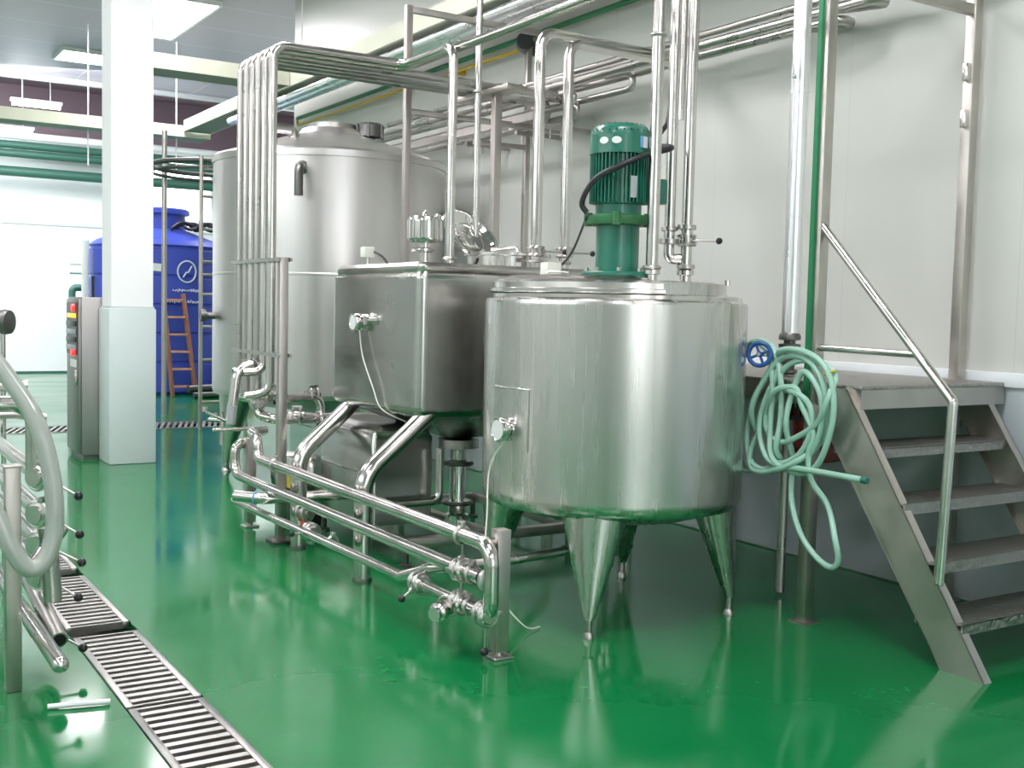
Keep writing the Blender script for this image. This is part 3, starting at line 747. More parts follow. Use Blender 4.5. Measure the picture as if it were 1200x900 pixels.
def curved_label(th0, th1, z0, z1, r):
    q = MB(); n = 6
    for k in range(n):
        a, b_ = th0 + (th1 - th0) * k / n, th0 + (th1 - th0) * (k + 1) / n
        q.poly([on_motor(a, r, z0), on_motor(b_, r, z0), on_motor(b_, r, z1), on_motor(a, r, z1)], (V * math.cos(a) + Rt * math.sin(a)) * .001)
    return q
part('sticker', curved_label(.68, .82, 2.305, 2.36, .1535), 'label_blue', cap, 'blue half of the rectangular sticker')
part('sticker', curved_label(.82, 1.05, 2.305, 2.36, .1535), 'label_white', cap, 'white half of the rectangular sticker')
part('name_plate', curved_label(.38, .62, 2.06, 2.165, .150), 'label_grey', t, 'grey metal rating plate')
part('lifting_eye', MB().torus(on_motor(-.18, .155, 2.165), V.cross(Vector((0, 0, 1))), .014, .005, 16, 6), 'motor', t)
tb = MB(); c = on_motor(1.9, .178, 2.11)
tb.box(c.x - .055, c.x + .055, c.y - .055, c.y + .055, 2.045, 2.17, .008)
tbx = part('terminal_box', tb, 'motor', t)
part('cable_gland', MB().cyl((c.x, c.y, 2.02), (c.x, c.y, 2.045), .018), 'pipe_dull', tbx)
part('cable_gland', MB().tube([(c.x, c.y, 2.17), (c.x - .005, c.y, 2.22), (c.x - .03, c.y + .03, 2.25)], .010, .02), 'black', tbx)
cab = smooth([on_motor(-1.25, .165, 1.99), on_motor(-1.28, .19, 2.03), on_motor(-1.05, .185, 2.09), on_motor(-.65, .175, 2.155), on_motor(-.1, .17, 2.20), on_motor(.4, .17, 2.24), on_motor(.9, .172, 2.272), on_motor(1.35, .20, 2.295), on_motor(1.75, .26, 2.33), (3.83, 4.72, 2.40), (3.93, 4.745, 2.48), (4.0, 4.76, 2.62), (4.03, 4.765, 3.2), (4.03, 4.765, 5.29)])
solo('power_cable', MB().tube(cab, .014, 0, 10), 'rubber', 'thick black cable looped around the green motor', 'cable')
solo('sensor_wire', MB().tube(smooth([(3.335, 4.85, 1.72), (3.37, 4.82, 1.76), (3.37, 4.74, 1.83), on_motor(-1.25, .165, 1.97)]), .006, 0, 8), 'rubber', 'thin black wire from the white sensor up to the green motor', 'cable')

# ------------------------------------------------------------------ valve prototypes
def butterfly_valve(label, r=.034, hl=.12, group=None, loc=(0, 0, 0)):
    """pipe axis along Y, handle pointing to +X"""
    t = thing('butterfly_valve', label, 'valve', (0, 0, 0), group)
    part('body', MB().lathe([(r, -.05), (r, -.035), (r + .014, -.03), (r + .014, -.016), (r + .006, -.012), (r + .006, .012), (r + .014, .016), (r + .014, .03), (r, .035), (r, .05)], (0, 0, 0), (0, 1, 0), n=28), 'pipe', t)
    part('clamp', MB().torus((0, -.023, 0), (0, 1, 0), r + .014, .009, 28, 8).torus((0, .023, 0), (0, 1, 0), r + .014, .009, 28, 8).box(-.012, .012, -.034, .034, r + .012, r + .035, .003), 'pipe_dull', t)
    h = part('handle', MB().cyl((r, 0, 0), (r + .03, 0, 0), .012).cyl((r + .03, 0, 0), (r + hl, 0, 0), .0055, n=10), 'pipe_dull', t)
    part('knob', MB().ball((r + hl + .012, 0, 0), .0185, 18), 'black', h, 'round black knob')
    t.location = loc
    return t

# ------------------------------------------------------------------ pipes standing on the front tank
t = thing('riser_pipe', 'upright steel pipe directly right of the green motor, clamped to the front tank', 'pipe', (3.515, 4.285, 1.715), 'upright pipes over the front tank')
part('pipe', MB().cyl((3.515, 4.285, 1.715), (3.515, 4.285, ZC), .030, n=20), 'pipe', t)
part('clamp', MB().torus((3.515, 4.285, 1.722), (0, 0, 1), .038, .011), 'pipe_dull', t)
part('clamp', MB().torus((3.515, 4.285, 2.845), (0, 0, 1), .034, .008), 'pipe_dull', t)
a_, b_ = Vector((3.983, 4.571, 0)), Vector((3.905, 4.622, 0))
t = thing('riser_pipe', 'upright steel pipe at the right, with the ball-handled valve above the front tank', 'pipe', (a_.x, a_.y, 1.735), 'upright pipes over the front tank')
part('pipe', MB().cyl(a_ + Vector((0, 0, 1.735)), a_ + Vector((0, 0, ZC)), .030, n=20), 'pipe', t)
part('clamp', MB().lathe([(.03, 0), (.048, .004), (.048, .024), (.03, .028)], a_ + Vector((0, 0, 1.735)), n=24), 'pipe_dull', t)
part('clamp', MB().lathe([(.03, 0), (.050, .004), (.050, .026), (.03, .030)], a_ + Vector((0, 0, 1.945)), n=24), 'pipe_dull', t)
t = thing('riser_pipe', 'upright steel pipe left of the ball-handled valve, bent into its neighbour at the foot', 'pipe', (b_.x, b_.y, 1.78), 'upright pipes over the front tank')
part('pipe', MB().tube([b_ + Vector((0, 0, ZC)), b_ + Vector((0, 0, 1.79)), a_ + Vector((-.025, .012, 1.79))], .029, .055, n=18), 'pipe', t)
part('clamp', MB().lathe([(.03, 0), (.046, .004), (.046, .024), (.03, .028)], b_ + Vector((0, 0, 1.935)), n=24).lathe([(.03, 0), (.054, .004), (.054, .03), (.03, .034)], b_ + Vector((0, 0, 1.865)), n=24), 'pipe_dull', t)
v = butterfly_valve('small valve with level black-ball handle on the right riser over the front tank', .030, .13)
v.location = a_ + Vector((0, 0, 1.89)); v.rotation_euler = (PI / 2, 0, math.radians(-38))
solo('drain_tube', MB().tube([(4.30, 5.02, ZC), (4.30, 5.02, 2.62)], .020).cyl((4.30, 5.02, 2.619), (4.30, 5.02, 2.66), .016), 'pipe', 'short open-ended upright tube hanging above the front tank', 'pipe')

# ------------------------------------------------------------------ pipes standing on the rectangular tank
def mid_riser(x, y, ztop, label, r=.030, run=None):
    t = thing('feed_pipe', label, 'pipe', (x, y, ZT), 'upright pipes over the rectangular tank')
    pts = [(x, y, ZT), (x, y, ztop)] + ([run] if run else [])
    part('pipe', MB().tube(pts, r, .09, n=18), 'pipe', t)
    part('clamp', MB().torus((x, y, ZT + .05), (0, 0, 1), r + .006, .010), 'pipe_dull', t)
    return t
t1 = mid_riser(3.83, 5.80, 3.20, 'upright pipe left of the pair over the rectangular tank, hooked over at the top', .034, (4.95, 5.86, 3.20))
t2 = mid_riser(4.045, 5.80, 3.17, 'upright pipe right of the pair over the rectangular tank, next to the green motor', .032, (4.97, 5.84, 3.17))
for (x, lab) in ((3.83, 'left'), (4.045, 'right')):
    v = butterfly_valve('clamp valve with side handle at the foot of the %s hooked pipe, rectangular tank' % lab, .034, .15)
    v.location = (x, 5.80, ZT + .115); v.rotation_euler = (PI / 2, 0, math.radians(-12))
t3 = mid_riser(3.755, 6.42, ZC, 'thinner upright pipe behind the open manhole lid, rising to the ceiling', .022)
part('clamp', MB().torus((3.755, 6.42, 2.92), (0, 0, 1), .028, .010), 'pipe_dull', t3)

# ------------------------------------------------------------------ bundle of six risers and their overhead runs
NB = 6
BYS = [6.834, 6.960, 7.082, 7.198, 7.309, 7.432]
BXP, BZ, BRR = 2.50, 3.125, .029
lowz = [.935, 1.065, .90, 1.09, .95, 1.04]
names_ = ['nearest of the six bundled riser pipes, first overhead pipe to bend away', 'second of the six bundled riser pipes, whose overhead run leads to the top edge', 'third of the six bundled riser pipes counted from the square post',
          'fourth of the six bundled riser pipes counted from the square post', 'fifth of the six bundled riser pipes counted from the square post', 'farthest of the six bundled riser pipes, beside the largest tank']
for k, y in enumerate(BYS):
    top = [(BXP, y, BZ)]
    if k == 0:
        top += [(3.42, y, BZ), (3.42, 6.16, BZ), (3.42, 6.16, ZT)]
    elif k == 1:
        top += [(3.47, y, BZ), (3.47, 2.2, BZ), (3.47, 2.2, ZC)]
    elif k < 4:
        top += [(4.93 + .06 * (k - 2), y, BZ), (4.93 + .06 * (k - 2), y, BZ + .16 - .05 * (k - 2)), (5.0, y + 1.1, BZ + .15)]
    else:
        top += [(4.90, y, BZ), (4.90, y, 2.98), (5.0, y + .8, 2.98)]
    low = {0: [(BXP, y, lowz[0]), (BXP - .14, y + .06, lowz[0] - .03)], 1: [(BXP, y, 1.06), (BXP - .13, y + .02, 1.055)], 2: [(BXP, y, .86)], 3: [(BXP, y, 1.07), (BXP - .12, y, 1.04)], 4: [(BXP, y, .87)], 5: [(BXP, y, 1.03)]}[k]
    pts = low[::-1] + top
    t = thing('riser_pipe', names_[k], 'pipe', (BXP, y, low[-1][2]), 'six bundled riser pipes')
    part('pipe', MB().tube(pts, BRR, .085, n=16), 'pipe' if k in (0, 1, 3) else 'pipe_dull', t)
    if k == 0:
        part('clamp', MB().torus((3.42, 6.16, ZT + .06), (0, 0, 1), .036, .011).lathe([(.03, 0), (.045, .004), (.045, .02), (.03, .024)], (3.42, 6.16, ZT), n=20), 'pipe_dull', t)
# clamp bars across the bundle
for z, lab in ((1.775, 'upper steel clamp bar holding the six bundled pipes to the square post'), (1.18, 'lower steel clamp bar holding the six bundled pipes to the square post')):
    t = thing('clamp_bar', lab, 'clamp bar', (2.5, 7.05, z), 'clamp bars on the pipe bundle')
    part('bar', MB().box(2.455, 2.468, 6.56, 7.50, z - .012, z + .012).box(2.532, 2.545, 6.58, 7.50, z - .012, z + .012), 'pipe_dull', t)
    for y in BYS:
        part('saddle', MB().torus((2.5, y, z), (0, 0, 1), .034, .007, 20, 6), 'pipe', t)
t = thing('support_post', 'square steel post at the right side of the six bundled pipes', 'post', (2.50, 6.58, 0))
part('upright', MB().box(2.472, 2.528, 6.60, 6.656, .02, 1.79, .004), 'post', t)
part('base_plate', MB().box(2.43, 2.57, 6.56, 6.70, 0, .02, .003), 'dark_steel', t)

# hose-like bent tube from the bundle
t = thing('drop_tube', 'dull grey tube bending down from the bundled pipes beside the largest tank', 'pipe', (2.33, 7.0, .62))
part('tube', MB().tube([(2.47, 7.0, 1.11), (2.34, 7.0, 1.075), (2.302, 7.0, .77)], .031, .10, n=18), 'pipe', t)
part('coupling', MB().torus((2.45, 7.0, 1.105), (1, 0, .25), .034, .010), 'dark_steel', t)
part('end_sleeve', MB().cyl((2.309, 7.0, .84), (2.296, 7.0, .72), .034, n=20), 'label_grey', t)
part('clip', MB().cyl((2.14, 7.0, .80), (2.31, 7.0, .72), .009).lathe([(.018, 0), (.018, .03)], (2.13, 7.0, .805), n=12), 'pipe', t)

# valve cluster under the bundle
solo('elbow_pipe', MB().tube([(2.53, 7.15, .875), (2.53, 7.15, .76), (2.60, 6.98, .74), (2.86, 6.98, .74)], .034, .09), 'pipe', 'short elbow pipe below the bundled risers leading to the valves', 'pipe')
t = thing('header_pipe', 'thick horizontal pipe running from the valve cluster under the largest tank', 'pipe', (3.2, 6.98, .72))
part('pipe', MB().cyl((2.86, 6.98, .72), (3.75, 6.98, .72), .052), 'pipe', t)
part('clamp', MB().torus((2.9, 6.98, .72), (1, 0, 0), .058, .013), 'pipe_dull', t)
solo('cross_pipe', MB().tube([(2.50, 7.36, .86), (2.50, 7.25, .86), (2.74, 7.2, .86), (3.0, 7.2, .865), (3.0, 7.2, .66)], .030, .07), 'pipe', 'bent pipe arching right behind the square post', 'pipe')
for (p, rz, lab) in (((2.62, 7.10, .90), 90, 'clamp valve under the bundled pipes, left of the square post'), ((2.74, 6.98, .76), 60, 'clamp valve on the elbow pipe, beside the square post'),
                     ((2.95, 7.22, .88), 90, 'clamp valve just right of the square post below the bundle'), ((2.53, 7.15, .84), 0, 'clamp valve at the left of the cluster below the bundled pipes')):
    v = butterfly_valve(lab, .032, .08, 'valves below the pipe bundle'); v.location = p; v.rotation_euler = (0, 0, math.radians(rz))
t = thing('valve_handle', 'T-shaped steel handle sticking up below the bundled pipes', 'handle', (2.34, 7.26, .55))
part('bar', MB().cyl((2.31, 7.22, .56), (2.31, 7.22, .78), .014).cyl((2.25, 7.22, .66), (2.50, 7.20, .66), .012), 'pipe', t)

# ------------------------------------------------------------------ low manifold rails
MX = 2.42
def rail(name, label, pts, r, fil, clamps=(), cap=None):
    z = min(p[2] for p in pts)
    t = thing(name, label, 'pipe', (MX, pts[len(pts) // 2][1], z), 'low manifold rails along the tanks')
    part('pipe', MB().tube(pts, r, fil, n=20), 'pipe', t)
    for (p, d) in clamps:
        part('clamp', MB().torus(p, d, r + .004, .009, 24, 8).box(p[0] - .012, p[0] + .012, p[1] - .014, p[1] + .014, p[2] + r + .004, p[2] + r + .03, .003), 'pipe_dull', t)
    return t
rail('manifold_rail', 'upper rail of the low pipe manifold, bent down beside the end post', [(2.56, 7.10, .66), (2.44, 7.02, .66), (MX, 6.83, .64), (MX, 6.83, .51), (MX, 3.94, .505), (MX, 3.94, .20), (2.43, 4.08, .20)], .033, .09,
     [((MX, 4.20, .505), (0, 1, 0)), ((MX, 6.5, .51), (0, 1, 0))])
mr_ = rail('manifold_rail', 'middle rail of the low pipe manifold, ending in a round flat cap', [(2.52, 7.25, .56), (MX - .02, 7.22, .56), (MX - .02, 7.22, .36), (MX, 4.02, .353)], .032, .10, [((MX, 4.10, .353), (0, 1, 0))])
part('end_cap', MB().lathe([(.038, 0), (.050, .004), (.050, .022), (.036, .028)], (MX, 3.955, .353), (0, 1, 0), n=32), 'tank', mr_, 'round flat end cap')
rail('manifold_rail', 'lower rail of the low pipe manifold, turning in to the middle rail', [(2.34, 7.05, .21), (MX - .01, 4.82, .20), (MX - .01, 4.76, .20), (2.46, 4.55, .28), (2.52, 4.45, .30)], .026, .03, [((MX - .005, 5.6, .205), (0, 1, 0))])
rail('manifold_rail', 'shortest bottom rail of the low pipe manifold near the end post', [(MX, 4.62, .20), (MX, 3.98, .205)], .028, 0, [((MX, 4.12, .205), (0, 1, 0))])
solo('link_pipe', MB().tube([(MX, 4.28, .345), (2.75, 4.28, .345), (3.05, 4.32, .345), (CX, CY - .05, .345)], .022, .06), 'pipe_dull', 'thin level pipe from the manifold under the front tank', 'pipe')
solo('link_pipe', MB().tube([(2.24, 6.72, .30), (2.36, 6.55, .30), (2.66, 6.5, .30), (2.86, 6.5, .30)], .036, .05), 'pipe', 'thick level pipe crossing the manifold below the square post', 'pipe')
solo('pipe_band', MB().torus((2.33, 6.595, .30), (.6, -.8, 0), .038, .006, 24, 6), 'label_blue', 'narrow blue band around the crossing manifold pipe', 'band')
solo('tie_mark', MB().box(2.40, 2.44, 5.98, 6.06, .225, .24, .004), 'orange', 'small orange tag on the lower manifold rail', 'tag')
VG = 'valves on the low manifold'
for (p, rot, lab, hl) in (((MX, 4.19, .352), (0, -PI / 2, 0), 'valve with upright black-ball handle on the middle manifold rail', .085),
                      ((MX, 4.195, .205), (0, -PI / 2, 0), 'valve with upright black-ball handle on the bottom manifold rail', .08),
                      ((MX, 3.985, .205), (0, PI / 2, 0), 'valve with handle hanging down at the near end of the bottom rail', .12),
                      ((MX, 4.585, .205), (0, PI - .6, 0), 'valve with black ball at the far end of the bottom rail', .07),
                      ((MX, 6.02, .30), (0, PI / 2, .4), 'valve on the crossing pipe below the square post', .08),
                      ((MX, 5.93, .20), (0, PI, 0), 'valve on the lower manifold rail near the orange tag', .07)):
    v = butterfly_valve(lab, .033, hl, VG); v.location = p; v.rotation_euler = rot
solo('check_valve', MB().lathe([(.03, 0), (.042, .01), (.042, .05), (.034, .06), (.034, .10), (.044, .105), (.044, .13), (.036, .135)], (2.30, 4.20, .17), (.85, .5, .1), n=28).torus((2.385, 4.25, .18), (.85, .5, .1), .045, .009).lathe([(.03, 0), (.03, .02), (0, .02)], (2.30, 4.20, .17), (-.85, -.5, -.1), n=20), 'pipe',
     'stubby open check valve below the bottom manifold rail', 'valve')
for (p, lab) in (((2.5, 4.0), 'square post at the near end of the low manifold'), ((2.50, 7.2), 'square post at the far end of the low manifold')):
    t = thing('manifold_post', lab, 'post', (p[0], p[1], 0), 'manifold posts')
    zt = .56 if p[1] < 5 else .60
    part('upright', MB().box(p[0] - .032, p[0] + .032, p[1] - .032, p[1] + .032, .03, zt, .003), 'post', t)
    part('base_plate', MB().box(p[0] - .05, p[0] + .05, p[1] - .05, p[1] + .05, 0, .012, .002).cyl((p[0], p[1], .0), (p[0], p[1], .04), .02), 'pipe_dull', t)
    if p[1] < 5:
        part('bracket', MB().cyl((2.44, 4.0, .505), (2.50, 4.0, .505), .012).cyl((2.44, 4.0, .353), (2.50, 4.0, .353), .012).cyl((2.42, 4.02, .205), (2.50, 4.02, .205), .016), 'pipe_dull', t)

# ------------------------------------------------------------------ overhead pipe rack along the right wall
RG = 'rack pipes along the right wall'
rk = [(5.02, 3.335, .024, 1.6, 11.2, 'topmost thin rack pipe along the right wall'), (4.93, 3.235, .030, 4.2, 11.4, 'rack pipe along the right wall ending in the right-hand bend'),
      (5.06, 3.215, .030, 4.55, 11.4, 'rack pipe along the right wall ending in the left-hand bend'), (5.02, 3.10, .026, 6.4, 11.2, 'lower rack pipe ending above the green motor'),
      (4.86, 3.04, .026, 6.9, 10.9, 'lowest rack pipe beyond the bundled overhead pipes'), (4.96, 2.98, .026, 7.0, 10.9, 'hindmost rack pipe near the largest tank')]
for (x, z, r, y0, y1, lab) in rk:
    pts = [(x, y1, z), (x, y0, z)]
    if y0 < 5 and y0 > 2: pts += [(x + .13, y0, z), (x + .13, y0 + .35, z + .04)]
    elif y0 > 6: pts += [(x, y0, z + .10), (x, y0 + .3, z + .10)]
    solo('rack_pipe', MB().tube(pts, r, .055, n=14), 'pipe_dull', lab, 'pipe', RG)
# rack posts with cross arms
t = thing('support_post', 'square steel post with a top arm reaching to the wall, behind the overhead bundle', 'post', (3.79, 7.52, 0))
part('upright', MB().box(3.765, 3.815, 7.495, 7.545, 0, 3.72, .004), 'post', t)
part('arm', MB().box(3.815, 5.22, 7.50, 7.54, 3.67, 3.715, .003), 'post', t)
part('arm', MB().box(3.815, 5.22, 7.50, 7.54, 2.93, 2.97, .003), 'post', t)
t = thing('support_post', 'square steel post carrying the overhead bundle behind the rectangular tank', 'post', (4.27, 7.03, 0))
part('upright', MB().box(4.24, 4.30, 7.0, 7.06, 0, 3.055, .004), 'post', t)
part('arm', MB().box(4.20, 4.34, 6.78, 7.50, 3.055, 3.095, .003), 'post', t)
t = thing('support_post', 'slim square post standing against the right wall, behind the overhead bundle', 'post', (5.12, 7.92, 0))
part('upright', MB().box(5.09, 5.135, 7.90, 7.945, 0, 3.72, .004), 'post', t)
part('arm', MB().box(4.6, 5.09, 7.905, 7.94, 2.83, 2.87, .003), 'post', t)
# U-bolts on the lower rack
for k, y in enumerate((7.2, 7.6, 8.4)):
    solo('rack_bracket', MB().box(4.80, 5.24, y - .02, y + .02, 2.89, 2.925).cyl((4.86, y, 2.82), (4.86, y, 2.93), .008, n=8).cyl((4.96, y, 2.84), (4.96, y, 2.93), .008, n=8), 'post',
         'wall bracket under the rack pipes, %s' % ('nearest the green motor', 'middle one of three', 'nearest the largest tank')[k], 'bracket', 'rack brackets')
t = solo('rack_channel', MB().box(4.70, 4.73, 7.2, 10.6, 2.95, 3.01), 'post', 'flat steel channel along the near edge of the lower rack', 'channel', None)

# ------------------------------------------------------------------ platform and stairs
PX0, PX1, PY0, PY1, PZ = 4.115, 5.20, 3.47, 5.55, 1.185
t = thing('platform_stairs', 'stainless platform with four-step stairs and handrail against the right wall', 'stairs', (4.65, 3.9, 0))
part('deck', MB().box(PX0, PX1, PY0, PY1, PZ - .02, PZ, .003), 'deck', t)
part('deck_frame', MB().box(PX0, PX1, PY0, PY0 + .03, PZ - .11, PZ - .02).box(PX0, PX0 + .03, PY0, PY1, PZ - .11, PZ - .02).box(PX1 - .03, PX1, PY0, PY1, PZ - .11, PZ - .02).box(PX0, PX1, PY1 - .03, PY1, PZ - .11, PZ - .02), 'stair', t)
def stringer(x, th):
    q = MB()
    f0, f1 = (2.745, 0), (3.535, 1.17)     # front edge
    b0, b1 = (2.957, 0), (3.60, .965)
    q.poly([(x, f0[0], f0[1]), (x, b0[0], b0[1]), (x, 3.66, .985), (x, 3.66, 1.165), (x, f1[0], f1[1])], (th, 0, 0))
    # flanges
    s2 = 1 if th > 0 else -1
    q.poly([(x, f0[0], f0[1]), (x + .05 * s2, f0[0], f0[1]), (x + .05 * s2, f1[0], f1[1]), (x, f1[0], f1[1])], (0, .006, .003))
    q.poly([(x, b0[0], b0[1]), (x + .05 * s2, b0[0], b0[1]), (x + .05 * s2, b1[0], b1[1]), (x, b1[0], b1[1])], (0, .006, .003))
    return q
part('stringer', stringer(4.085, .008), 'stair', t)
part('stringer', stringer(5.125, -.008), 'stair', t)
for (y, z) in ((3.36, .905), (3.185, .675), (3.01, .445), (2.865, .215)):
    tr_ = MB(); tr_.box(4.093, 5.117, y, y + .24, z - .004, z + .004).box(4.093, 5.117, y, y + .008, z - .045, z).box(4.093, 5.117, y + .232, y + .24, z - .045, z)
    part('tread', tr_, 'deck', t)
hr = part('handrail', MB().tube([(4.112, 3.74, 1.93), (4.105, 2.975, 1.155), (4.105, 3.0, .36)], .021, .03, n=16), 'pipe', t)
part('mid_rail', MB().cyl((4.112, 3.74, 1.352), (4.105, 3.17, 1.345), .016), 'pipe', t)
part('post', MB().box(4.085, 4.145, 3.73, 3.79, .006, 3.7, .004), 'stair', t)
part('post', MB().box(5.12, 5.18, 3.69, 3.75, .006, 3.7, .004), 'stair', t)
part('post', MB().box(4.13, 4.18, 5.42, 5.47, .006, PZ - .11, .004), 'stair', t)
part('post', MB().box(5.13, 5.18, 5.42, 5.47, .006, PZ - .11, .004), 'stair', t)
part('top_beam', MB().box(4.145, 5.12, 3.70, 3.74, 3.08, 3.13), 'stair', t)
part('base_plate', MB().box(4.06, 4.17, 3.705, 3.815, 0, .008), 'stair', t)
part('base_plate', MB().box(5.09, 5.21, 3.66, 3.78, 0, .008), 'stair', t)
for z_ in (2.50, 2.74):
    part('bracket', MB().box(5.09, 5.12, 3.70, 3.735, z_, z_ + .09, .004), 'pipe', t)
part('green_strip', MB().box(4.070, 4.086, 3.76, 3.785, 1.06, 3.69), 'pvc_green', t, 'green painted strip along the left of the post')  # thin green strip beside the left face of the post

# ------------------------------------------------------------------ clad steam pipe, valve and handwheel
sx, sy = 4.40, 4.20
t = thing('steam_pipe', 'thick bright metal-clad upright pipe behind the coiled hose', 'pipe', (sx, sy, 0))
part('cladding', MB().lathe([(.045, 1.41), (.045, 2.02), (.0485, 2.0205), (.0485, 2.035), (.045, 2.0355), (.045, 2.66), (.049, 2.6605), (.049, 2.68), (.046, 2.6805), (.046, ZC)], (sx, sy, 0), n=32), 'clad', t)
part('cladding_seam', MB().box(sx - .050, sx - .042, sy - .012, sy - .004, 1.42, 2.72).ball((sx - .055, sy - .008, 2.74), .012, 10), 'clad', t)
part('flange', MB().lathe([(.03, 1.33), (.058, 1.335), (.058, 1.352), (.03, 1.355), (.03, 1.37), (.058, 1.375), (.058, 1.395), (.049, 1.41)], (sx, sy, 0), n=28), 'dark_steel', t)
part('bare_pipe', MB().cyl((sx, sy, .02), (sx, sy, 1.34), .024), 'pipe_dull', t)
part('valve_body', MB().lathe([(.026, 1.19), (.045, 1.20), (.045, 1.215), (.03, 1.22), (.034, 1.27), (.03, 1.32)], (sx, sy, 0), n=24).tube([(sx, sy, 1.27), (sx - .05, sy - .02, 1.28), (sx - .18, sy - .06, 1.295)], .022).ball((sx - .09, sy - .035, 1.285), .036, 14, (1, 1, 1.1)), 'dark_steel', t)
wc = Vector((3.935, 3.95, 1.31)); wn = Vector((-.86, -.50, .05)).normalized()
w = MB(); w.torus(wc, wn, .055, .011, 36, 12)
F_ = frame_to(wn)
for k in range(4):
    a = k * PI / 2 + .4
    w.cyl(wc, wc + F_ @ Vector((.058 * math.cos(a), .058 * math.sin(a), 0)), .007, n=8)
w.cyl(wc - wn * .02, wc + wn * .012, .014)
part('handwheel', w, 'wheel', t, 'round blue handwheel')
part('valve_stem', MB().cyl(wc + wn * .02, (sx - .08, sy - .03, 1.285), .009, n=10), 'pipe_dull', t)

# coiled pale green hose hung in front of the platform edge
hose_yz = [(4.12, 1.325), (4.05, 1.372), (3.95, 1.362), (3.885, 1.30), (3.845, 1.16), (3.835, 1.0), (3.845, .86), (3.87, .79),
           (3.95, .74), (4.10, .715), (4.22, .75), (4.29, .84), (4.315, .98), (4.29, 1.12), (4.23, 1.26), (4.11, 1.355), (4.01, 1.36),
           (3.93, 1.30), (3.90, 1.14), (3.90, .95), (3.86, .80), (3.74, .745), (3.62, .80), (3.545, .93), (3.515, 1.09), (3.56, 1.25), (3.68, 1.33), (3.83, 1.335),
           (3.94, 1.25), (4.03, 1.10), (4.09, .95), (4.08, .83), (4.01, .755), (3.88, .745), (3.73, .80), (3.62, .91), (3.575, 1.06), (3.60, 1.21), (3.70, 1.30), (3.84, 1.30),
           (3.95, 1.19), (4.02, 1.03), (4.02, .89), (3.94, .80), (3.81, .79), (3.69, .87), (3.64, 1.0), (3.67, 1.10), (3.77, 1.145), (3.88, 1.12), (3.95, 1.02), (3.93, .93), (3.84, .89), (3.72, .93), (3.60, 1.01), (3.535, 1.12),
           (3.55, 1.23), (3.65, 1.29), (3.80, 1.27), (3.92, 1.14), (3.98, .98), (3.955, .86), (3.87, .79), (3.76, .77), (3.65, .86), (3.59, .99), (3.60, 1.14), (3.70, 1.24),
           (3.76, 1.15), (3.785, .98), (3.79, .82), (3.77, .63), (3.70, .48), (3.60, .385), (3.50, .345), (3.445, .385), (3.455, .49), (3.56, .62), (3.65, .73), (3.66, .86), (3.63, .95), (3.70, 1.08), (3.74, 1.16),
           (3.86, 1.13), (3.97, .98), (4.04, .83), (4.02, .74), (3.93, .73), (3.80, .77), (3.62, .78), (3.30, .782)]
HP = []
for i, (y, z) in enumerate(hose_yz):
    x = 4.025 - .012 * (i % 7) - .012 * math.sin(i * .9)
    if i > 80: x -= .012
    q = Vector((x - CX, y - CY)); lim = CR + .028     # the hose hangs clear of the tank wall
    if q.length < lim:
        q = q.normalized() * lim; x, y = CX + q.x, CY + q.y
    HP.append((x, y, z))
hp_ = MB().tube(smooth(HP, 5), .0145, 0, 10)
t = thing('water_hose', 'pale green hose hanging in a loose coil beside the platform', 'hose', (4.0, 3.83, .39))
part('hose', hp_, 'hose', t)
part('hose_end', MB().cyl((HP[-1][0], 3.305, .782), (HP[-1][0], 3.275, .782), .0155, n=14), 'motor', t, 'darker cut end of the hose')
part('tie', MB().torus((4.0, 3.56, 1.24), (0, .5, 1), .022, .006), 'sign_yellow', t, 'small yellow tie')

t = thing('red_bucket', 'dark red container under the platform edge, behind the coiled hose', 'container', (4.30, 3.86, .62))
part('body', MB().lathe([(.10, .78), (.125, .79), (.125, 1.02), (.11, 1.04), (0, 1.04)], (4.27, 3.87, 0), n=32), 'red', t)
bk = MB(); bk.lathe([(.115, .985), (.13, .985), (.13, 1.0), (.115, 1.0)], (4.27, 3.87, 0), n=32, closed=True)
for k in range(12):
    a = k * PI / 6; bk.box(4.27 + .128 * math.cos(a) - .008, 4.27 + .128 * math.cos(a) + .008, 3.87 + .128 * math.sin(a) - .008, 3.87 + .128 * math.sin(a) + .008, .98, 1.06)
part('slotted_rim', bk, 'panel_dark', t)
part('hanger', MB().cyl((4.27, 3.87, 1.03), (4.27, 3.87, 1.08), .02), 'dark_steel', t)

# ------------------------------------------------------------------ foreground manifold at the left
FG = 'pipes of the foreground manifold'
t = thing('manifold_post', 'square steel post of the foreground manifold at the left edge', 'post', (.645, 4.53, 0), 'foreground posts')
part('upright', MB().box(.617, .673, 4.50, 4.56, 0, .865, .004), 'stair', t)
part('end_cap', MB().box(.612, .678, 4.495, 4.565, .862, .87, .002), 'post', t)
fx = .80
for (x, z, y0, y1, r, lab) in ((.80, .77, 4.9, 9.5, .034, 'topmost pipe of the foreground manifold, running in from the left edge'), (.80, .62, 4.9, 9.5, .034, 'second pipe from the top of the foreground manifold'),
                               (.80, .495, 4.90, 9.5, .034, 'third pipe from the top of the foreground manifold'), (.80, .365, 4.9, 9.5, .032, 'fourth pipe from the top of the foreground manifold'), (.73, .222, 4.06, 7.0, .030, 'lowest pipe of the foreground manifold, rounded off at its near end')):
    q = MB().cyl((x, y0, z), (x, y1, z), r, n=20)
    if z < .25: q.ball((x, y0, z), r, 16)
    solo('manifold_pipe', q, 'pipe', lab, 'pipe', FG)
solo('manifold_pipe', MB().tube([(.775, 4.85, .78), (.775, 4.85, 1.07), (.45, 4.87, 1.075)], .034, .08, n=20), 'pipe', 'upright bent pipe behind the grey hose in the foreground manifold', 'pipe', FG)
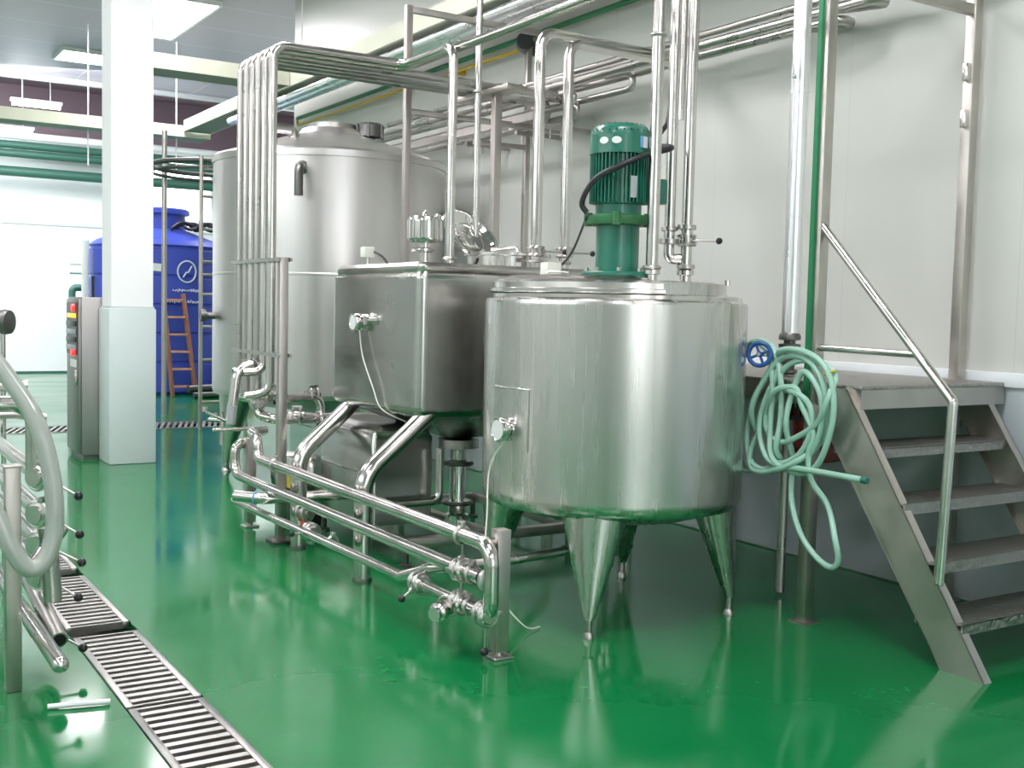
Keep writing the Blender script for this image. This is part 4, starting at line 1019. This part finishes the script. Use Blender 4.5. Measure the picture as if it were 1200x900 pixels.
solo('manifold_pipe', MB().tube([(.83, 4.60, .60), (.78, 4.55, .55), (.72, 4.50, .48)], .032, 0, n=18), 'pipe', 'slanting pipe stub inside the loop of the grey hose', 'pipe', FG)
solo('manifold_pipe', MB().cyl((.77, 4.53, .62), (.785, 4.51, .335), .034), 'pipe_dull', 'short upright pipe below the loop of the grey hose', 'pipe', FG)
t = thing('open_pipe', 'short pipe with a black open end pointing at the camera, above the drain', 'pipe', (.80, 4.75, .2), FG)
oe0, oe1 = Vector((.785, 5.05, .30)), Vector((.815, 4.55, .165))
part('pipe', MB().tube([oe0 + Vector((0, .3, .02)), oe0, oe1], .034, .1, n=20), 'pipe_dull', t)
dd = (oe1 - oe0).normalized()
part('opening', MB().cyl(oe1, oe1 + dd * .002, .026), 'void', t, 'dark open mouth of the pipe')
# valves with black ball handles
bz = [.722, .568, .442, .311, .105]
first = None
lb = ['topmost black-ball valve handle of the foreground manifold', 'second black-ball valve from the top of the foreground manifold', 'third black-ball valve from the top of the foreground manifold', 'fourth black-ball valve from the top, over the drain grating', 'lowest black-ball valve of the foreground manifold, next to the open pipe end']
for k, z in enumerate(bz):
    p = (.80, 4.84 if k < 4 else 4.79, z + .052)
    if first is None:
        first = butterfly_valve(lb[0], .038, .155, 'foreground ball-handled valves'); first.location = p; first.rotation_euler = (0, .33, -.95)
    else:
        v = dup(first, p, lb[k], (0, .30 + .05 * (k % 2), -.95 + .04 * (k % 3)))
hosep = [(.50, 4.72, 1.36), (0.589, 4.62, 1.274), (0.653, 4.55, 1.174), (0.71, 4.48, 1.066), (0.743, 4.43, 0.957), (0.762, 4.4, 0.847), (0.77, 4.38, 0.737), (0.765, 4.37, 0.627), (0.739, 4.36, 0.544), (0.693, 4.35, 0.503), (0.649, 4.35, 0.53), (0.608, 4.36, 0.611), (0.568, 4.4, 0.717), (.51, 4.45, .86)]
solo('suction_hose', MB().tube(smooth(hosep, 6), .033, 0, 18), 'grey_hose', 'thick grey-green flexible hose looping down at the left edge', 'hose')
t = thing('pressure_gauge', 'round steel gauge on a thin stem cut by the left edge', 'gauge', (.86, 6.4, 0))
part('stem', MB().cyl((.915, 6.72, 0), (.915, 6.72, 1.36), .014), 'pipe', t)
part('case', MB().lathe([(.05, 0), (.065, .006), (.07, .03), (.065, .055), (.05, .06), (0, .06)], (.90, 6.70, 1.365), (.8, -.6, 0), n=32), 'dark_steel', t)
solo('level_pipe', MB().tube([(.5, 6.6, 1.02), (1.02, 6.6, 1.02)], .028), 'pipe', 'short level pipe passing behind the grey hose at the left edge', 'pipe')
solo('clamp_pipe', MB().tube([(.5, 6.2, .90), (.90, 6.2, .90), (1.0, 6.2, .885)], .024).lathe([(.02, 0), (.02, .05)], (1.0, 6.2, .885), (1, 0, -.1), n=12), 'pipe_dull', 'pipe stub with a small fitting below the level pipe at the left edge', 'pipe')
solo('floor_bar', MB().cyl((.72, 4.25, .012), (.93, 4.20, .012), .010, n=10), 'white_pipe', 'thin pale rod lying on the floor by the foreground post', 'rod')

# ------------------------------------------------------------------ light, camera, view
world = bpy.data.worlds.new('hall_world'); scene.world = world; world.use_nodes = True
bg = world.node_tree.nodes['Background']; bg.inputs['Color'].default_value = (.9, .95, 1, 1); bg.inputs['Strength'].default_value = .15
def area(name, loc, target, sx, sy, power, color=(1, 1, 1)):
    L = bpy.data.lights.new(name, 'AREA'); L.shape = 'RECTANGLE'; L.size = sx; L.size_y = sy; L.energy = power; L.color = color
    o = bpy.data.objects.new(name, L); COL.objects.link(o); o.location = loc
    o.rotation_euler = (Vector(target) - Vector(loc)).to_track_quat('-Z', 'Y').to_euler()
    return o
area('far_daylight', (1.5, 20.0, 4.6), (3.0, 23.9, 1.2), 6, 2, 420, (.95, .98, 1))  # added area light that brightens the far wall

f, yaw, pitch, roll = 1304.08, .565196, .0668986, .0237951
cam = bpy.data.cameras.new('camera'); cam.sensor_width = 36; cam.sensor_fit = 'HORIZONTAL'; cam.lens = f * 36 / 1200
co = bpy.data.objects.new('camera', cam); COL.objects.link(co)
F = Vector((math.sin(yaw) * math.cos(pitch), math.cos(yaw) * math.cos(pitch), -math.sin(pitch)))
r0 = Vector((math.cos(yaw), -math.sin(yaw), 0)); u0 = r0.cross(F)
rr = r0 * math.cos(roll) + u0 * math.sin(roll); uu = -r0 * math.sin(roll) + u0 * math.cos(roll)
co.matrix_world = Matrix(((rr.x, uu.x, -F.x, 0), (rr.y, uu.y, -F.y, 0), (rr.z, uu.z, -F.z, 1.5), (0, 0, 0, 1)))
cam.clip_end = 200
scene.camera = co
scene.view_settings.view_transform = 'Standard'
scene.view_settings.look = 'None'
scene.view_settings.exposure = 0.0
